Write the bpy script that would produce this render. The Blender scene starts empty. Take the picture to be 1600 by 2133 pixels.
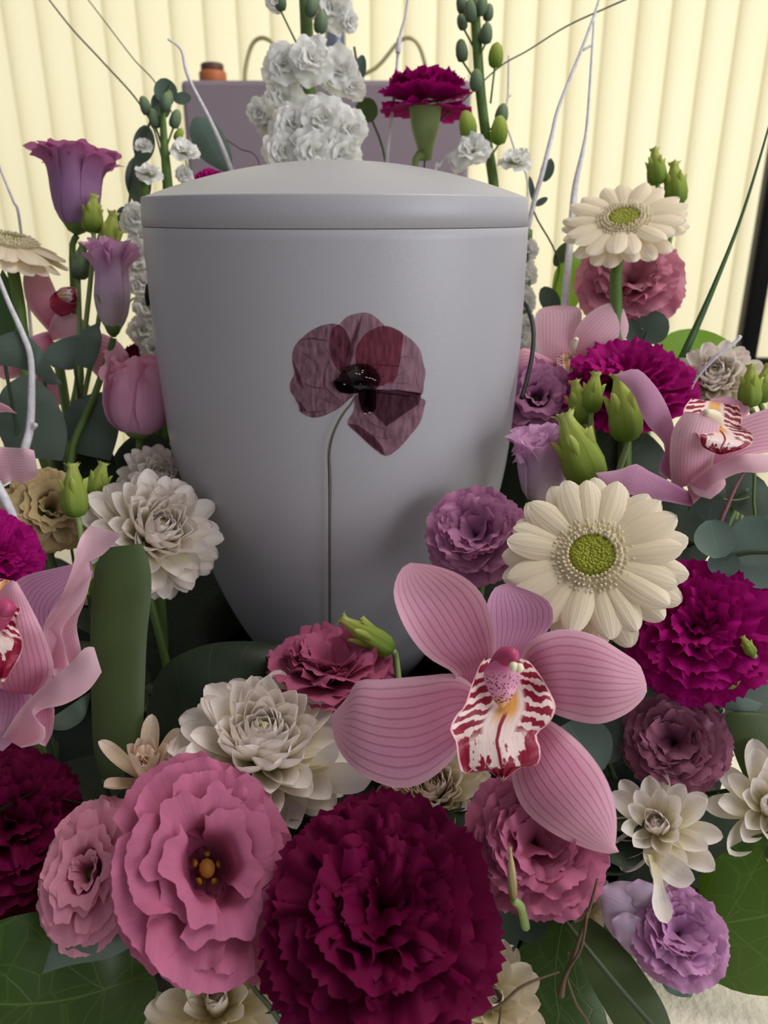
import bpy, math, random
from mathutils import Vector, Matrix, Quaternion

# ------------------------------------------------------------------ camera, world, lights
scene = bpy.context.scene
COL = scene.collection
F = 1600.0
PITCH = math.radians(21.2)
EYE = 1.05
CAM = Vector((0, 0, EYE))
FWD = Vector((0, math.cos(PITCH), -math.sin(PITCH)))
RIGHT = Vector((1, 0, 0))
UPV = Vector((0, math.sin(PITCH), math.cos(PITCH)))

cam = bpy.data.cameras.new('camera')
cam.sensor_fit = 'HORIZONTAL'
cam.sensor_width = 8.2
cam.lens = 8.2
cam.clip_start = 0.01
cam.dof.use_dof = True
cam.dof.focus_distance = 0.31
cam.dof.aperture_fstop = 4.2
camo = bpy.data.objects.new('camera', cam)
camo.location = CAM
camo.rotation_euler = (math.pi / 2 - PITCH, 0, 0)
COL.objects.link(camo)
scene.camera = camo

world = bpy.data.worlds.new('world')
world.use_nodes = True
bg = world.node_tree.nodes['Background']
bg.inputs[0].default_value = (0.93, 0.93, 1.0, 1)
bg.inputs[1].default_value = 0.24
scene.world = world

def area(name, loc, target, size, size_y, power, color):
    l = bpy.data.lights.new(name, 'AREA')
    l.shape = 'RECTANGLE'; l.size = size; l.size_y = size_y
    l.energy = power; l.color = color
    o = bpy.data.objects.new(name, l)
    o.location = loc
    o.rotation_euler = (Vector(target) - Vector(loc)).to_track_quat('-Z', 'Y').to_euler()
    COL.objects.link(o)
    return o

# daylight outside the window behind the blind, and the room's ceiling light
area('window_daylight', (0, 2.75, 1.5), (0, 0, 1.5), 4.6, 2.9, 39, (1.0, 0.98, 0.92))
area('ceiling_light', (0.9, 0.55, 2.6), (0.0, 0.4, 0.8), 1.3, 1.0, 20, (1.0, 0.96, 0.92))
area('side_window_daylight', (2.0, -0.9, 1.35), (0, 0.4, 0.9), 1.6, 1.2, 26, (0.93, 0.96, 1.0))

vs = scene.view_settings
vs.view_transform = 'Standard'
vs.look = 'None'
vs.exposure = 0.28
vs.gamma = 1.0
vs.use_curve_mapping = False

# ------------------------------------------------------------------ helpers
def W(px, py, d):
    return CAM + d * (FWD + RIGHT * ((px - 800) / F) - UPV * ((py - 1066.5) / F))

def lin(h):
    h = h.lstrip('#')
    r = []
    for i in (0, 2, 4):
        c = int(h[i:i + 2], 16) / 255
        r.append(c / 12.92 if c <= .04045 else ((c + .055) / 1.055) ** 2.4)
    return (r[0], r[1], r[2], 1)

INV = {}
def thing(name, label, cat, loc, rot=None, group=None, scl=None):
    o = bpy.data.objects.new(name, None)
    o.empty_display_size = 0.01
    COL.objects.link(o)
    m = Matrix.Translation(loc)
    if rot is not None:
        m = m @ rot.to_matrix().to_4x4()
    if scl is not None:
        m = m @ Matrix.Diagonal((scl[0], scl[1], scl[2], 1))
    o.matrix_world = m
    INV[o.name] = m.inverted()
    o['label'] = label
    o['category'] = cat
    if group:
        o['group'] = group
    return o

def mesh(name, verts, faces, uvs=None, mat=None, smooth=True):
    me = bpy.data.meshes.new(name)
    me.from_pydata([tuple(v) for v in verts], [], faces)
    if uvs is not None:
        ul = me.uv_layers.new(name='UVMap')
        flat = []
        for f in faces:
            for i in f:
                flat += [uvs[i][0], uvs[i][1]]
        ul.data.foreach_set('uv', flat)
    me.polygons.foreach_set('use_smooth', [smooth] * len(faces))
    if mat is not None:
        me.materials.append(mat)
    me.update()
    return me

def part(root, name, me, loc=(0, 0, 0), rot=None, scl=(1, 1, 1), label=None, kind=None):
    o = bpy.data.objects.new(name, me)
    COL.objects.link(o)
    o.parent = root
    o.location = loc
    if rot is not None:
        o.rotation_euler = rot
    o.scale = scl if not isinstance(scl, (int, float)) else (scl, scl, scl)
    if label:
        o['label'] = label
    if kind:
        o['kind'] = kind
    return o

def grid(nu, nv, fn, closed=False):
    verts, uvs, faces = [], [], []
    for j in range(nv + 1):
        for i in range(nu + 1):
            u, v = i / nu, j / nv
            verts.append(fn(u, v)); uvs.append((u, v))
    n = nu + 1
    for j in range(nv):
        for i in range(nu):
            a = j * n + i
            faces.append((a, a + 1, a + n + 1, a + n))
    return verts, uvs, faces

def wpart(root, name, g, mat, **k):
    """a part from world-space vertices"""
    inv = INV[root.name]
    verts, uvs, faces = g
    me = mesh(name, [inv @ Vector(v) for v in verts], faces, uvs, mat)
    return part(root, name, me, **k)

def catmull(P, t):
    n = len(P) - 1
    if n == 0:
        return P[0]
    x = max(0, min(n - 1e-9, t * n)); i = int(x); f = x - i
    p0 = P[max(0, i - 1)]; p1 = P[i]; p2 = P[i + 1]; p3 = P[min(n, i + 2)]
    return 0.5 * ((2 * p1) + (p2 - p0) * f + (2 * p0 - 5 * p1 + 4 * p2 - p3) * f * f + (3 * p1 - p0 - 3 * p2 + p3) * f ** 3)

def resample(P, n):
    """P list of 2-D or 3-D Vectors -> n+1 points evenly spaced along a smooth curve"""
    m = 60
    C = [catmull(P, i / m) for i in range(m + 1)]
    s = [0]
    for i in range(m):
        s.append(s[-1] + (C[i + 1] - C[i]).length)
    out = []; k = 0
    for j in range(n + 1):
        t = s[-1] * j / n
        while k < m - 1 and s[k + 1] < t:
            k += 1
        den = s[k + 1] - s[k]
        f = (t - s[k]) / den if den > 1e-12 else 0
        out.append(C[k].lerp(C[k + 1], f))
    return out

def lerp_list(L, t):
    if isinstance(L, (int, float)):
        return L
    n = len(L) - 1
    x = max(0, min(n - 1e-9, t * n)); i = int(x); f = x - i
    f = f * f * (3 - 2 * f) if n > 1 else f
    return L[i] + (L[i + 1] - L[i]) * f

def loft(L, R, d, bulge=0.12, tilt=0.0, nu=10, nv=16, ruf=0.0, nr=3, seed=1, hook=0.0):
    """a curved blade between two edges; edges in picture pixels, d the distance(s) from base to tip in metres,
    bulge how far the middle bows out, tilt how much farther the second edge lies, hook how far the edges roll"""
    rng = random.Random(seed)
    ph = [rng.uniform(0, 6.28) for _ in range(4)]
    A = resample([Vector(p) for p in L], nv)
    B = resample([Vector(p) for p in R], nv)
    def fn(u, v):
        j = min(nv, int(round(v * nv)))
        a, b = A[j], B[j]
        p = a.lerp(b, u)
        dd = lerp_list(d, v)
        w = (a - b).length * dd / F
        U = 2 * u - 1
        q = dd + tilt * U * min(1, v * 3) - bulge * w * (1 - U * U) + hook * w * U ** 4
        if ruf:
            e = abs(U) ** 2.5
            k = 0 if U < 0 else 2
            q += ruf * e * (math.sin(nr * 6.28 * v + ph[k]) + .5 * math.sin(nr * 2.3 * 6.28 * v + ph[k + 1])) * min(1, 4 * v)
        return W(p.x, p.y, q)
    return grid(nu, nv, fn)

def tube(pts, radii, ns=7, cap=True, seg=None):
    pts = [Vector(p) for p in pts]
    if seg:
        n0 = len(pts)
        new = [catmull(pts, i / seg) for i in range(seg + 1)]
        rad = [lerp_list(radii, i / seg) if not isinstance(radii, (int, float)) else radii for i in range(seg + 1)]
        pts = new
    else:
        n0 = len(pts)
        rad = [lerp_list(radii, i / (n0 - 1)) if not isinstance(radii, (int, float)) else radii for i in range(n0)]
    verts, uvs, faces = [], [], []
    n = len(pts)
    prev = None
    for i, p in enumerate(pts):
        t = (pts[min(n - 1, i + 1)] - pts[max(0, i - 1)])
        if t.length < 1e-9:
            t = Vector((0, 0, 1))
        t.normalize()
        if prev is None:
            a = t.orthogonal().normalized()
        else:
            a = (prev - t * prev.dot(t))
            a = a.normalized() if a.length > 1e-6 else t.orthogonal().normalized()
        prev = a
        b = t.cross(a)
        for k in range(ns):
            an = 6.28318 * k / ns
            verts.append(p + (a * math.cos(an) + b * math.sin(an)) * rad[i]); uvs.append((k / ns, i / (n - 1)))
    for i in range(n - 1):
        for k in range(ns):
            k2 = (k + 1) % ns
            faces.append((i * ns + k, i * ns + k2, (i + 1) * ns + k2, (i + 1) * ns + k))
    if cap:
        faces.append(tuple(range(ns))[::-1]); faces.append(tuple((n - 1) * ns + k for k in range(ns)))
    return verts, uvs, faces

def lathe(prof, ns=32, cx=0, cy=0, wob=0.0, nw=5, twist=0.0):
    verts, uvs, faces = [], [], []
    n = len(prof)
    for j, (r, z) in enumerate(prof):
        for k in range(ns):
            a = 6.28318530718 * k / ns
            rr = r * (1 + wob * math.sin(nw * a + twist * j))
            verts.append((cx + rr * math.cos(a), cy + rr * math.sin(a), z)); uvs.append((k / ns, j / max(1, n - 1)))
    for j in range(n - 1):
        for k in range(ns):
            k2 = (k + 1) % ns
            faces.append((j * ns + k, j * ns + k2, (j + 1) * ns + k2, (j + 1) * ns + k))
    if prof[0][0] > 1e-6:
        faces.append(tuple(range(ns))[::-1])
    if prof[-1][0] > 1e-6:
        faces.append(tuple((n - 1) * ns + k for k in range(ns)))
    return verts, uvs, faces

def box(x0, x1, y0, y1, z0, z1, bev=0.0):
    V = [(x0, y0, z0), (x1, y0, z0), (x1, y1, z0), (x0, y1, z0), (x0, y0, z1), (x1, y0, z1), (x1, y1, z1), (x0, y1, z1)]
    Fc = [(3, 2, 1, 0), (4, 5, 6, 7), (0, 1, 5, 4), (1, 2, 6, 5), (2, 3, 7, 6), (3, 0, 4, 7)]
    return V, None, Fc

def bevel(o, w, seg=2):
    m = o.modifiers.new('bevel', 'BEVEL'); m.width = w; m.segments = seg; m.limit_method = 'ANGLE'

# ------------------------------------------------------------------ materials
def newmat(name):
    m = bpy.data.materials.new(name); m.use_nodes = True
    nt = m.node_tree; nt.nodes.clear()
    out = nt.nodes.new('ShaderNodeOutputMaterial')
    return m, nt, out

class NB:
    def __init__(s, nt): s.nt = nt
    def n(s, t, **k):
        x = s.nt.nodes.new(t)
        for a, b in k.items():
            setattr(x, a, b)
        return x
    def l(s, a, b): s.nt.links.new(a, b)
    def val(s, x, sock):
        if isinstance(x, (int, float)): sock.default_value = x
        else: s.l(x, sock)
    def m(s, op, a, b=0.0, c=0.0, clamp=False):
        x = s.n('ShaderNodeMath', operation=op); x.use_clamp = clamp
        s.val(a, x.inputs[0]); s.val(b, x.inputs[1])
        if len(x.inputs) > 2: s.val(c, x.inputs[2])
        return x.outputs[0]
    def mix(s, fac, a, b, mode='MIX'):
        x = s.n('ShaderNodeMix', data_type='RGBA', blend_type=mode)
        s.val(fac, x.inputs[0])
        for q, sock in ((a, x.inputs[6]), (b, x.inputs[7])):
            if isinstance(q, tuple): sock.default_value = q
            else: s.l(q, sock)
        return x.outputs[2]
    def ss(s, x, lo, hi):
        r = s.n('ShaderNodeMapRange', interpolation_type='SMOOTHSTEP')
        s.val(x, r.inputs[0]); r.inputs[1].default_value = lo; r.inputs[2].default_value = hi
        return r.outputs[0]
    def noise(s, vec, scale, detail=3, sx=1, sy=1, sz=1):
        if (sx, sy, sz) != (1, 1, 1):
            mp = s.n('ShaderNodeMapping'); mp.inputs['Scale'].default_value = (sx, sy, sz)
            s.l(vec, mp.inputs[0]); vec = mp.outputs[0]
        t = s.n('ShaderNodeTexNoise'); t.inputs['Scale'].default_value = scale; t.inputs['Detail'].default_value = detail
        s.l(vec, t.inputs['Vector'])
        return t.outputs[0]

def finish(b, out, col, rough=.55, trans=.3, bump=None, bstr=.3, spec=.3, sheen=0, tcol=None, metal=0):
    p = b.n('ShaderNodeBsdfPrincipled')
    if isinstance(col, tuple): p.inputs['Base Color'].default_value = col
    else: b.l(col, p.inputs['Base Color'])
    b.val(rough, p.inputs['Roughness'])
    p.inputs['Specular IOR Level'].default_value = spec
    p.inputs['Metallic'].default_value = metal
    if sheen:
        p.inputs['Sheen Weight'].default_value = sheen
    if bump is not None:
        bm = b.n('ShaderNodeBump'); bm.inputs['Strength'].default_value = bstr; bm.inputs['Distance'].default_value = .001
        b.l(bump, bm.inputs['Height']); b.l(bm.outputs[0], p.inputs['Normal'])
    if trans:
        t = b.n('ShaderNodeBsdfTranslucent')
        c = tcol if tcol is not None else col
        if isinstance(c, tuple): t.inputs[0].default_value = c
        else: b.l(c, t.inputs[0])
        mx = b.n('ShaderNodeMixShader'); mx.inputs[0].default_value = trans
        b.l(p.outputs[0], mx.inputs[1]); b.l(t.outputs[0], mx.inputs[2])
        b.l(mx.outputs[0], out.inputs[0])
    else:
        b.l(p.outputs[0], out.inputs[0])

def uvsep(b):
    uv = b.n('ShaderNodeUVMap'); sp = b.n('ShaderNodeSeparateXYZ'); b.l(uv.outputs[0], sp.inputs[0])
    return uv.outputs[0], sp.outputs[0], sp.outputs[1]

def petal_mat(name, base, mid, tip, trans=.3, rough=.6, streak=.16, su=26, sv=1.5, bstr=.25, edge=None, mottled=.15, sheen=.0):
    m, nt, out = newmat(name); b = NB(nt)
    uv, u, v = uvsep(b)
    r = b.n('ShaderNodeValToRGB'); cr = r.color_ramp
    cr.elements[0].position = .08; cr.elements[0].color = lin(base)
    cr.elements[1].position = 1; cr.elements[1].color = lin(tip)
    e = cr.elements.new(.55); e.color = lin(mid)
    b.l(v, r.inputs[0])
    col = r.outputs[0]
    st = b.noise(uv, 1, 4, su, sv, 1)
    tc = b.n('ShaderNodeTexCoord')
    mo = b.noise(tc.outputs['Object'], 4, 2)
    k = b.m('ADD', b.m('MULTIPLY', b.m('SUBTRACT', st, .5), streak * 2), b.m('MULTIPLY', b.m('SUBTRACT', mo, .5), mottled * 2))
    hs = b.n('ShaderNodeHueSaturation'); b.l(b.m('ADD', k, 1), hs.inputs['Value']); b.l(col, hs.inputs['Color'])
    col = hs.outputs[0]
    if edge:
        ee = b.m('MAXIMUM', b.m('ABSOLUTE', b.m('MULTIPLY_ADD', u, 2, -1)), v)
        col = b.mix(b.ss(ee, .86, 1), col, lin(edge))
    finish(b, out, col, rough, trans, st, bstr, .10, sheen)
    return m

def orchid_mat(name, base, mid, edge, line, n=11, trans=.3):
    m, nt, out = newmat(name); b = NB(nt)
    uv, u, v = uvsep(b)
    nz = b.noise(uv, 3, 2)
    uu = b.m('ADD', u, b.m('MULTIPLY', b.m('SUBTRACT', nz, .5), .05))
    e = b.m('ABSOLUTE', b.m('MULTIPLY_ADD', uu, 2, -1))
    r = b.n('ShaderNodeValToRGB'); cr = r.color_ramp
    cr.elements[0].position = 0; cr.elements[0].color = lin(base)
    cr.elements[1].position = .95; cr.elements[1].color = lin(edge)
    q = cr.elements.new(.38); q.color = lin(mid)
    b.l(v, r.inputs[0])
    col = b.mix(b.ss(e, .55, 1.05), r.outputs[0], lin(edge))
    pp = b.m('PINGPONG', b.m('MULTIPLY', uu, n), .5)
    ln = b.m('SUBTRACT', 1, b.ss(pp, .03, .20))
    fade = b.m('MULTIPLY', b.m('SUBTRACT', 1, b.ss(v, .72, 1.0)), b.m('SUBTRACT', 1, b.ss(e, .8, .97)))
    col = b.mix(b.m('MULTIPLY', b.m('MULTIPLY', ln, fade), .36), col, lin(line))
    fine = b.noise(uv, 1, 4, 90, 30, 1)
    hs = b.n('ShaderNodeHueSaturation'); b.l(b.m('MULTIPLY_ADD', fine, .24, .88), hs.inputs['Value']); b.l(col, hs.inputs['Color'])
    bump = b.m('SUBTRACT', b.m('MULTIPLY', fine, .3), b.m('MULTIPLY', ln, .5))
    finish(b, out, hs.outputs[0], .5, trans, bump, .25, .35)
    return m

def lip_mat(name):
    m, nt, out = newmat(name); b = NB(nt)
    uv, u, v = uvsep(b)
    n1 = b.noise(uv, 9, 3)
    n2 = b.noise(uv, 1, 2, 26, 9, 1)
    e = b.m('ABSOLUTE', b.m('MULTIPLY_ADD', u, 2, -1))
    ed = b.m('MAXIMUM', e, b.m('MULTIPLY_ADD', v, 1.0, -0.04))
    k = b.m('ADD', ed, b.m('MULTIPLY', b.m('SUBTRACT', n1, .5), .6))
    cri = b.ss(k, .66, .69)
    vo = b.n('ShaderNodeTexVoronoi'); vo.inputs['Scale'].default_value = 22; b.l(uv, vo.inputs['Vector'])
    dots = b.m('MULTIPLY', b.m('SUBTRACT', 1, b.ss(vo.outputs[0], .16, .24)), b.ss(e, .38, .46))
    cri = b.m('MAXIMUM', cri, dots)
    # side lobes: radiating stripes
    wv = b.m('ADD', b.m('MULTIPLY', v, 84), b.m('MULTIPLY', n1, 9))
    wv = b.m('ADD', wv, b.m('MULTIPLY', e, -9))
    stv = b.ss(b.m('SINE', wv), -.35, -.05)
    side = b.m('MULTIPLY', b.m('SUBTRACT', 1, b.ss(v, .5, .62)), b.ss(e, .3, .42))
    mask = b.m('ADD', b.m('MULTIPLY', cri, b.m('SUBTRACT', 1, side)), b.m('MULTIPLY', stv, side), clamp=True)
    line = b.m('MULTIPLY', b.m('SUBTRACT', 1, b.ss(e, .03, .055)), b.ss(v, .40, .44))
    mask = b.m('MAXIMUM', mask, line)
    rim = b.ss(b.m('ADD', b.m('MAXIMUM', e, v), b.m('MULTIPLY', b.m('SUBTRACT', n1, .5), .08)), .95, .97)
    mask = b.m('MULTIPLY', mask, b.m('SUBTRACT', 1, rim))
    yel = b.m('MULTIPLY', b.m('SUBTRACT', 1, b.ss(e, .14, .3)), b.m('SUBTRACT', 1, b.ss(v, .40, .52)))
    cream = b.mix(yel, lin('F3D9D2'), lin('DFA24E'))
    cream = b.mix(rim, cream, lin('EDB9BE'))
    col = b.mix(mask, cream, lin('8E0A33'))
    finish(b, out, col, .42, .15, n2, .15, .4)
    return m

def leaf_mat(name, c0, c1, vein, trans=.25, rough=.45, nv=7, vstr=.5, spots=.2, tcol=None, net=0.0):
    m, nt, out = newmat(name); b = NB(nt)
    uv, u, v = uvsep(b)
    tc = b.n('ShaderNodeTexCoord')
    nz = b.noise(tc.outputs['Object'], 45, 4)
    e = b.m('ABSOLUTE', b.m('MULTIPLY_ADD', u, 2, -1))
    col = b.mix(nz, lin(c0), lin(c1))
    midr = b.m('SUBTRACT', 1, b.ss(e, .006, .02))
    # side veins curve forward from the midrib
    w = b.m('MULTIPLY', b.m('SUBTRACT', v, b.m('MULTIPLY', e, .28)), nv)
    w = b.m('ADD', w, b.m('MULTIPLY', b.m('SUBTRACT', nz, .5), .25))
    sv = b.m('SUBTRACT', 1, b.ss(b.m('PINGPONG', w, .5), .004, .02)) if nv else b.m('MULTIPLY', b.noise(uv, 1, 3, 40, .8, 1), .5)
    ve = b.m('MULTIPLY', b.m('MAXIMUM', midr, b.m('MULTIPLY', sv, .75)), vstr)
    if net:
        vo = b.n('ShaderNodeTexVoronoi', feature='DISTANCE_TO_EDGE'); vo.inputs['Scale'].default_value = 95
        b.l(tc.outputs['Object'], vo.inputs['Vector'])
        nn = b.m('MULTIPLY', b.m('SUBTRACT', 1, b.ss(vo.outputs[0], .0, .05)), net)
        ve = b.m('MAXIMUM', ve, nn)
    col = b.mix(ve, col, lin(vein))
    bump = b.m('SUBTRACT', b.m('MULTIPLY', nz, .5), ve)
    finish(b, out, col, rough, trans, bump, .3, .4, 0, tcol=lin(tcol) if tcol else None)
    return m

def plain_mat(name, c, rough=.5, trans=0, nscale=30, var=.15, spec=.4, bstr=.2, metal=0, c2=None):
    m, nt, out = newmat(name); b = NB(nt)
    tc = b.n('ShaderNodeTexCoord')
    nz = b.noise(tc.outputs['Object'], nscale, 4)
    if c2:
        col = b.mix(nz, lin(c), lin(c2))
    else:
        hs = b.n('ShaderNodeHueSaturation'); hs.inputs['Color'].default_value = lin(c)
        b.l(b.m('MULTIPLY_ADD', nz, 2 * var, 1 - var), hs.inputs['Value'])
        col = hs.outputs[0]
    finish(b, out, col, rough, trans, nz, bstr, spec, metal=metal)
    return m

M = {}
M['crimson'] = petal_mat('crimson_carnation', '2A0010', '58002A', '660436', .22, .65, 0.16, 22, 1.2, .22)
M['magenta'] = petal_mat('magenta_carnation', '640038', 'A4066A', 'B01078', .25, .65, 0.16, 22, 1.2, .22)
M['dusty'] = petal_mat('dusty_pink_petal', '8C3A58', 'BC6482', 'C27090', .3, .6, 0.10, 30, 1.2, .22)
M['dustypale'] = petal_mat('pale_dusty_pink_petal', '9A5470', 'D88AA0', 'E09AAE', .3, .6, 0.09, 30, 1.2, .22)
M['rosered'] = petal_mat('dusky_rose_petal', '74304A', 'B05878', 'B86080', .25, .65, 0.13, 30, 1.2, .22)
M['mauve'] = petal_mat('mauve_petal', '8A5078', 'B87CA6', 'CC8CB0', .38, .6, 0.13, 30, 1.2, .22)
M['plum'] = petal_mat('plum_petal', '4E283C', '8A5068', 'A4687E', .25, .65, 0.14, 30, 1.2, .22)
M['lilac'] = petal_mat('lilac_petal', 'B8A0B4', 'C890BC', 'D09AC4', .35, .6, 0.09, 24, 1.2, .22)
M['lilacbud'] = petal_mat('lilac_bud_petal', 'ECE4D8', 'E4C8E0', 'E4B0D4', .45, .6, 0.08, 24, 1.2, .22)
M['pinkrose'] = petal_mat('pink_rose_petal', 'DDB0D0', 'ECAECB', 'F4B4C8', .38, .55, .12, 24, 1.2, .4)
M['mauvelight'] = petal_mat('light_mauve_petal', 'B890C0', 'C090BC', 'C0709E', .42, .6, .1, 30, 1.2, .22)
M['lilacpale'] = petal_mat('pale_lavender_petal', 'B8A4B4', 'CDB6CC', 'C8A8C4', .35, .6, .08, 20, 1.2, .2)
M['chrys'] = petal_mat('white_chrysanthemum_petal', 'EEE6BE', 'F4ECE2', 'F2E6E0', .3, .5, .07, 8, 1, .35, mottled=.05)
M['chryscream'] = petal_mat('cream_chrysanthemum_petal', 'E6DCA8', 'F0E4CC', 'F2E4D8', .3, .5, .07, 8, 1, .35, mottled=.05)
M['chrysinner'] = petal_mat('yellowish_chrysanthemum_petal', 'C8CA70', 'ECE6AC', 'F4ECD0', .3, .5, .07, 8, 1, .35, mottled=.05)
M['peach'] = petal_mat('peach_white_petal', 'D8BE9A', 'EAD2BA', 'F0DCCC', .3, .5, .07, 8, 1, .35, mottled=.05)
M['gerb'] = petal_mat('cream_gerbera_petal', 'F2E4C0', 'F8EACE', 'FAF0DA', .3, .5, .07, 9, .6, .5, mottled=.04)
M['stock'] = petal_mat('white_stock_petal', 'DDE6B8', 'F2F2EA', 'F4F2EE', .35, .55, .07, 10, 1, .35, mottled=.05)
M['oldcream'] = petal_mat('faded_cream_petal', '8A7A48', 'C8B488', 'C8B080', .3, .6, .15, 20, 1, .4)
M['orchid'] = orchid_mat('pink_orchid_petal', 'A84068', 'D68AA6', 'E8B0C2', '8E3A5A')
M['orchidpurple'] = orchid_mat('mauve_orchid_petal', 'A05078', 'C080A4', 'CC96B4', '8A4468', 13)
M['orchidpale'] = orchid_mat('pale_pink_orchid_petal', 'D88EA4', 'E6AEC0', 'F0C6D0', 'C06C8C', 13)
M['lip'] = lip_mat('orchid_lip')
M['crimsonlip'] = plain_mat('crimson_lip', '8A0A34', .4, .1, 120, .2)
M['liprim'] = plain_mat('pale_lip_rim', 'F0C8C8', .45, .2, 60, .08)
M['column'] = plain_mat('orchid_column', 'B8446E', .4, .1, 90, .15)
M['anther'] = plain_mat('anther_cap', 'F2E6C8', .45, .1, 60, .08)
M['green'] = plain_mat('green_stem', '5E7A38', .5, .1, 40, .2)
M['palegreen'] = plain_mat('pale_green_stem', '8AA060', .5, .1, 40, .15)
M['darkstem'] = plain_mat('dark_stem', '3C4A30', .55, 0, 60, .25)
M['bud'] = petal_mat('yellow_green_bud', '6A8E34', 'B4C25C', 'DEE090', .4, .5, .2, 22, 1, .5)
M['greybud'] = petal_mat('grey_green_bud', '5C7058', '7E9070', 'A8B468', .25, .6, .2, 22, 1, .5)
M['euca'] = leaf_mat('eucalyptus_leaf', '566A60', '6C8074', '8EA292', .15, .55, 5, .35)
M['eucadark'] = leaf_mat('dark_eucalyptus_leaf', '46564A', '5C6C5E', '74866E', .15, .5, 5, .3)
M['salal'] = leaf_mat('glossy_green_leaf', '263C16', '324E1A', '70884A', .35, .4, 4, .42, tcol='6E9A14', net=.16)
M['olive'] = leaf_mat('olive_leaf', '40502A', '4C5C30', '5A6A40', .25, .5, 0, .25)
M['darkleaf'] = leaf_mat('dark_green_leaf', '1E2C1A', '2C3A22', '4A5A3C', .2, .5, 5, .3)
M['lime'] = leaf_mat('lime_backlit_leaf', '5A8414', '6E9A1C', '9ABC40', .55, .45, 6, .3, tcol='8AB81C')
M['blade'] = leaf_mat('grass_blade', '3C5A34', '4A6A3C', '5E7A4A', .3, .45, 0, .2)
M['birch'] = plain_mat('white_birch_bark', 'D8D4D8', .7, 0, 300, .3, bstr=.6)
M['twig'] = plain_mat('brown_twig', '5A4632', .7, 0, 200, .35, bstr=.6)
M['redtwig'] = plain_mat('red_brown_twig', '8A5A5E', .7, 0, 200, .3, bstr=.6)
M['yellow'] = plain_mat('yellow_pistil', '946014', .6, .1, 200, .3)
M['floret'] = plain_mat('cream_florets', 'EADDBA', .6, .15, 300, .15)
M['black'] = plain_mat('black_cord', '0C1214', .45, 0, 80, .2)
# ------------------------------------------------------------------ petals and flower builders
UA = Vector((-0.0247, 0.437, 0))          # urn axis
ZB = EYE - 0.275                          # urn foot / tray floor
ZF = EYE - 0.240                          # top of the foam ring
ZT = EYE - 0.300                          # table top

PC = {}
def petal(kind, matname, seed=0, nu=8, nv=7, W_=.4, c0=0.0, c1=0.0, cup=.1, ruf=.04, nr=2.5, serr=0.0, cut=.3, crum=0.0):
    """unit-length petal: base at the origin, grows along +Y, upper side +Z"""
    key = (kind, matname, seed, nu, nv, W_, c0, c1, cup, ruf, nr, serr, cut, crum)
    if key in PC:
        return PC[key]
    rng = random.Random(seed * 7919 + len(kind) * 131)
    ph = [rng.uniform(0, 6.28) for _ in range(8)]
    teeth = [rng.uniform(-1, 1) for _ in range(nu + 1)]
    N = 24
    cy, cz, ca = [0], [0], [c0]
    for i in range(N):
        t = (i + .5) / N
        a = c0 + (c1 - c0) * t
        cy.append(cy[-1] + math.cos(a) / N); cz.append(cz[-1] + math.sin(a) / N); ca.append(c0 + (c1 - c0) * (i + 1) / N)
    def cl(v):
        x = v * N
        i = min(N - 1, int(max(0, x))); f = x - i
        return cy[i] + (cy[i + 1] - cy[i]) * f, cz[i] + (cz[i + 1] - cz[i]) * f, ca[i] + (ca[i + 1] - ca[i]) * f
    def wid(v):
        if kind == 'fan':
            return W_ * (.14 + .86 * v ** .85)
        if kind == 'round':
            return W_ * (.18 + .82 * math.sin(min(1, v * 1.25) * math.pi / 2) ** 1.1)
        if kind == 'ell':
            return W_ * (.30 + .70 * math.sin(math.pi * .5 * min(1, v / .68)) ** 1.3) * math.sqrt(max(0, 1 - max(0, (v - .60) / .40) ** 2.2))
        if kind == 'spoon':
            x = .5 + .5 * v
            return W_ * (.42 + .58 * math.sin(math.pi * .5 * min(1, v / .62))) * math.sqrt(max(0, 1 - max(0, (v - .62) / .38) ** 2.4))
        return W_
    def fn(s, v):
        U = 2 * s - 1
        if kind in ('ell', 'spoon'):
            v = 1 - (1 - v) ** 1.75
        w = wid(v)
        vv = v
        if kind in ('fan', 'round'):
            vv = v * (1 - cut * abs(U) ** 2.2)
            if serr:
                i = int(round(s * nu))
                vv *= 1 + serr * teeth[i] * v ** 6
        y, z, a = cl(vv)
        x = U * w
        h = cup * w * U * U * 2
        ef = (v ** 2) * (.35 + .65 * abs(U) ** 1.2) if kind in ('fan', 'round') else v * abs(U)
        h += ruf * ef * (math.sin(nr * 3.1416 * U + ph[0]) + .45 * v ** 4 * math.sin(nr * 2.3 * 3.1416 * U + ph[1] + 2 * v))
        if crum:
            h += crum * v * math.sin(5 * v + ph[2] + 2 * U) * math.cos(4 * U + ph[3])
            x += crum * .8 * v * math.sin(6 * v + ph[4] + 3 * U)
            y += crum * .6 * v * math.sin(5 * U + ph[5])
        return (x, y - h * math.sin(a), z + h * math.cos(a))
    verts, uvs, faces = grid(nu, nv, fn)
    me = mesh(kind + '_petal', verts, faces, uvs, M[matname])
    PC[key] = me
    return me

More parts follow.
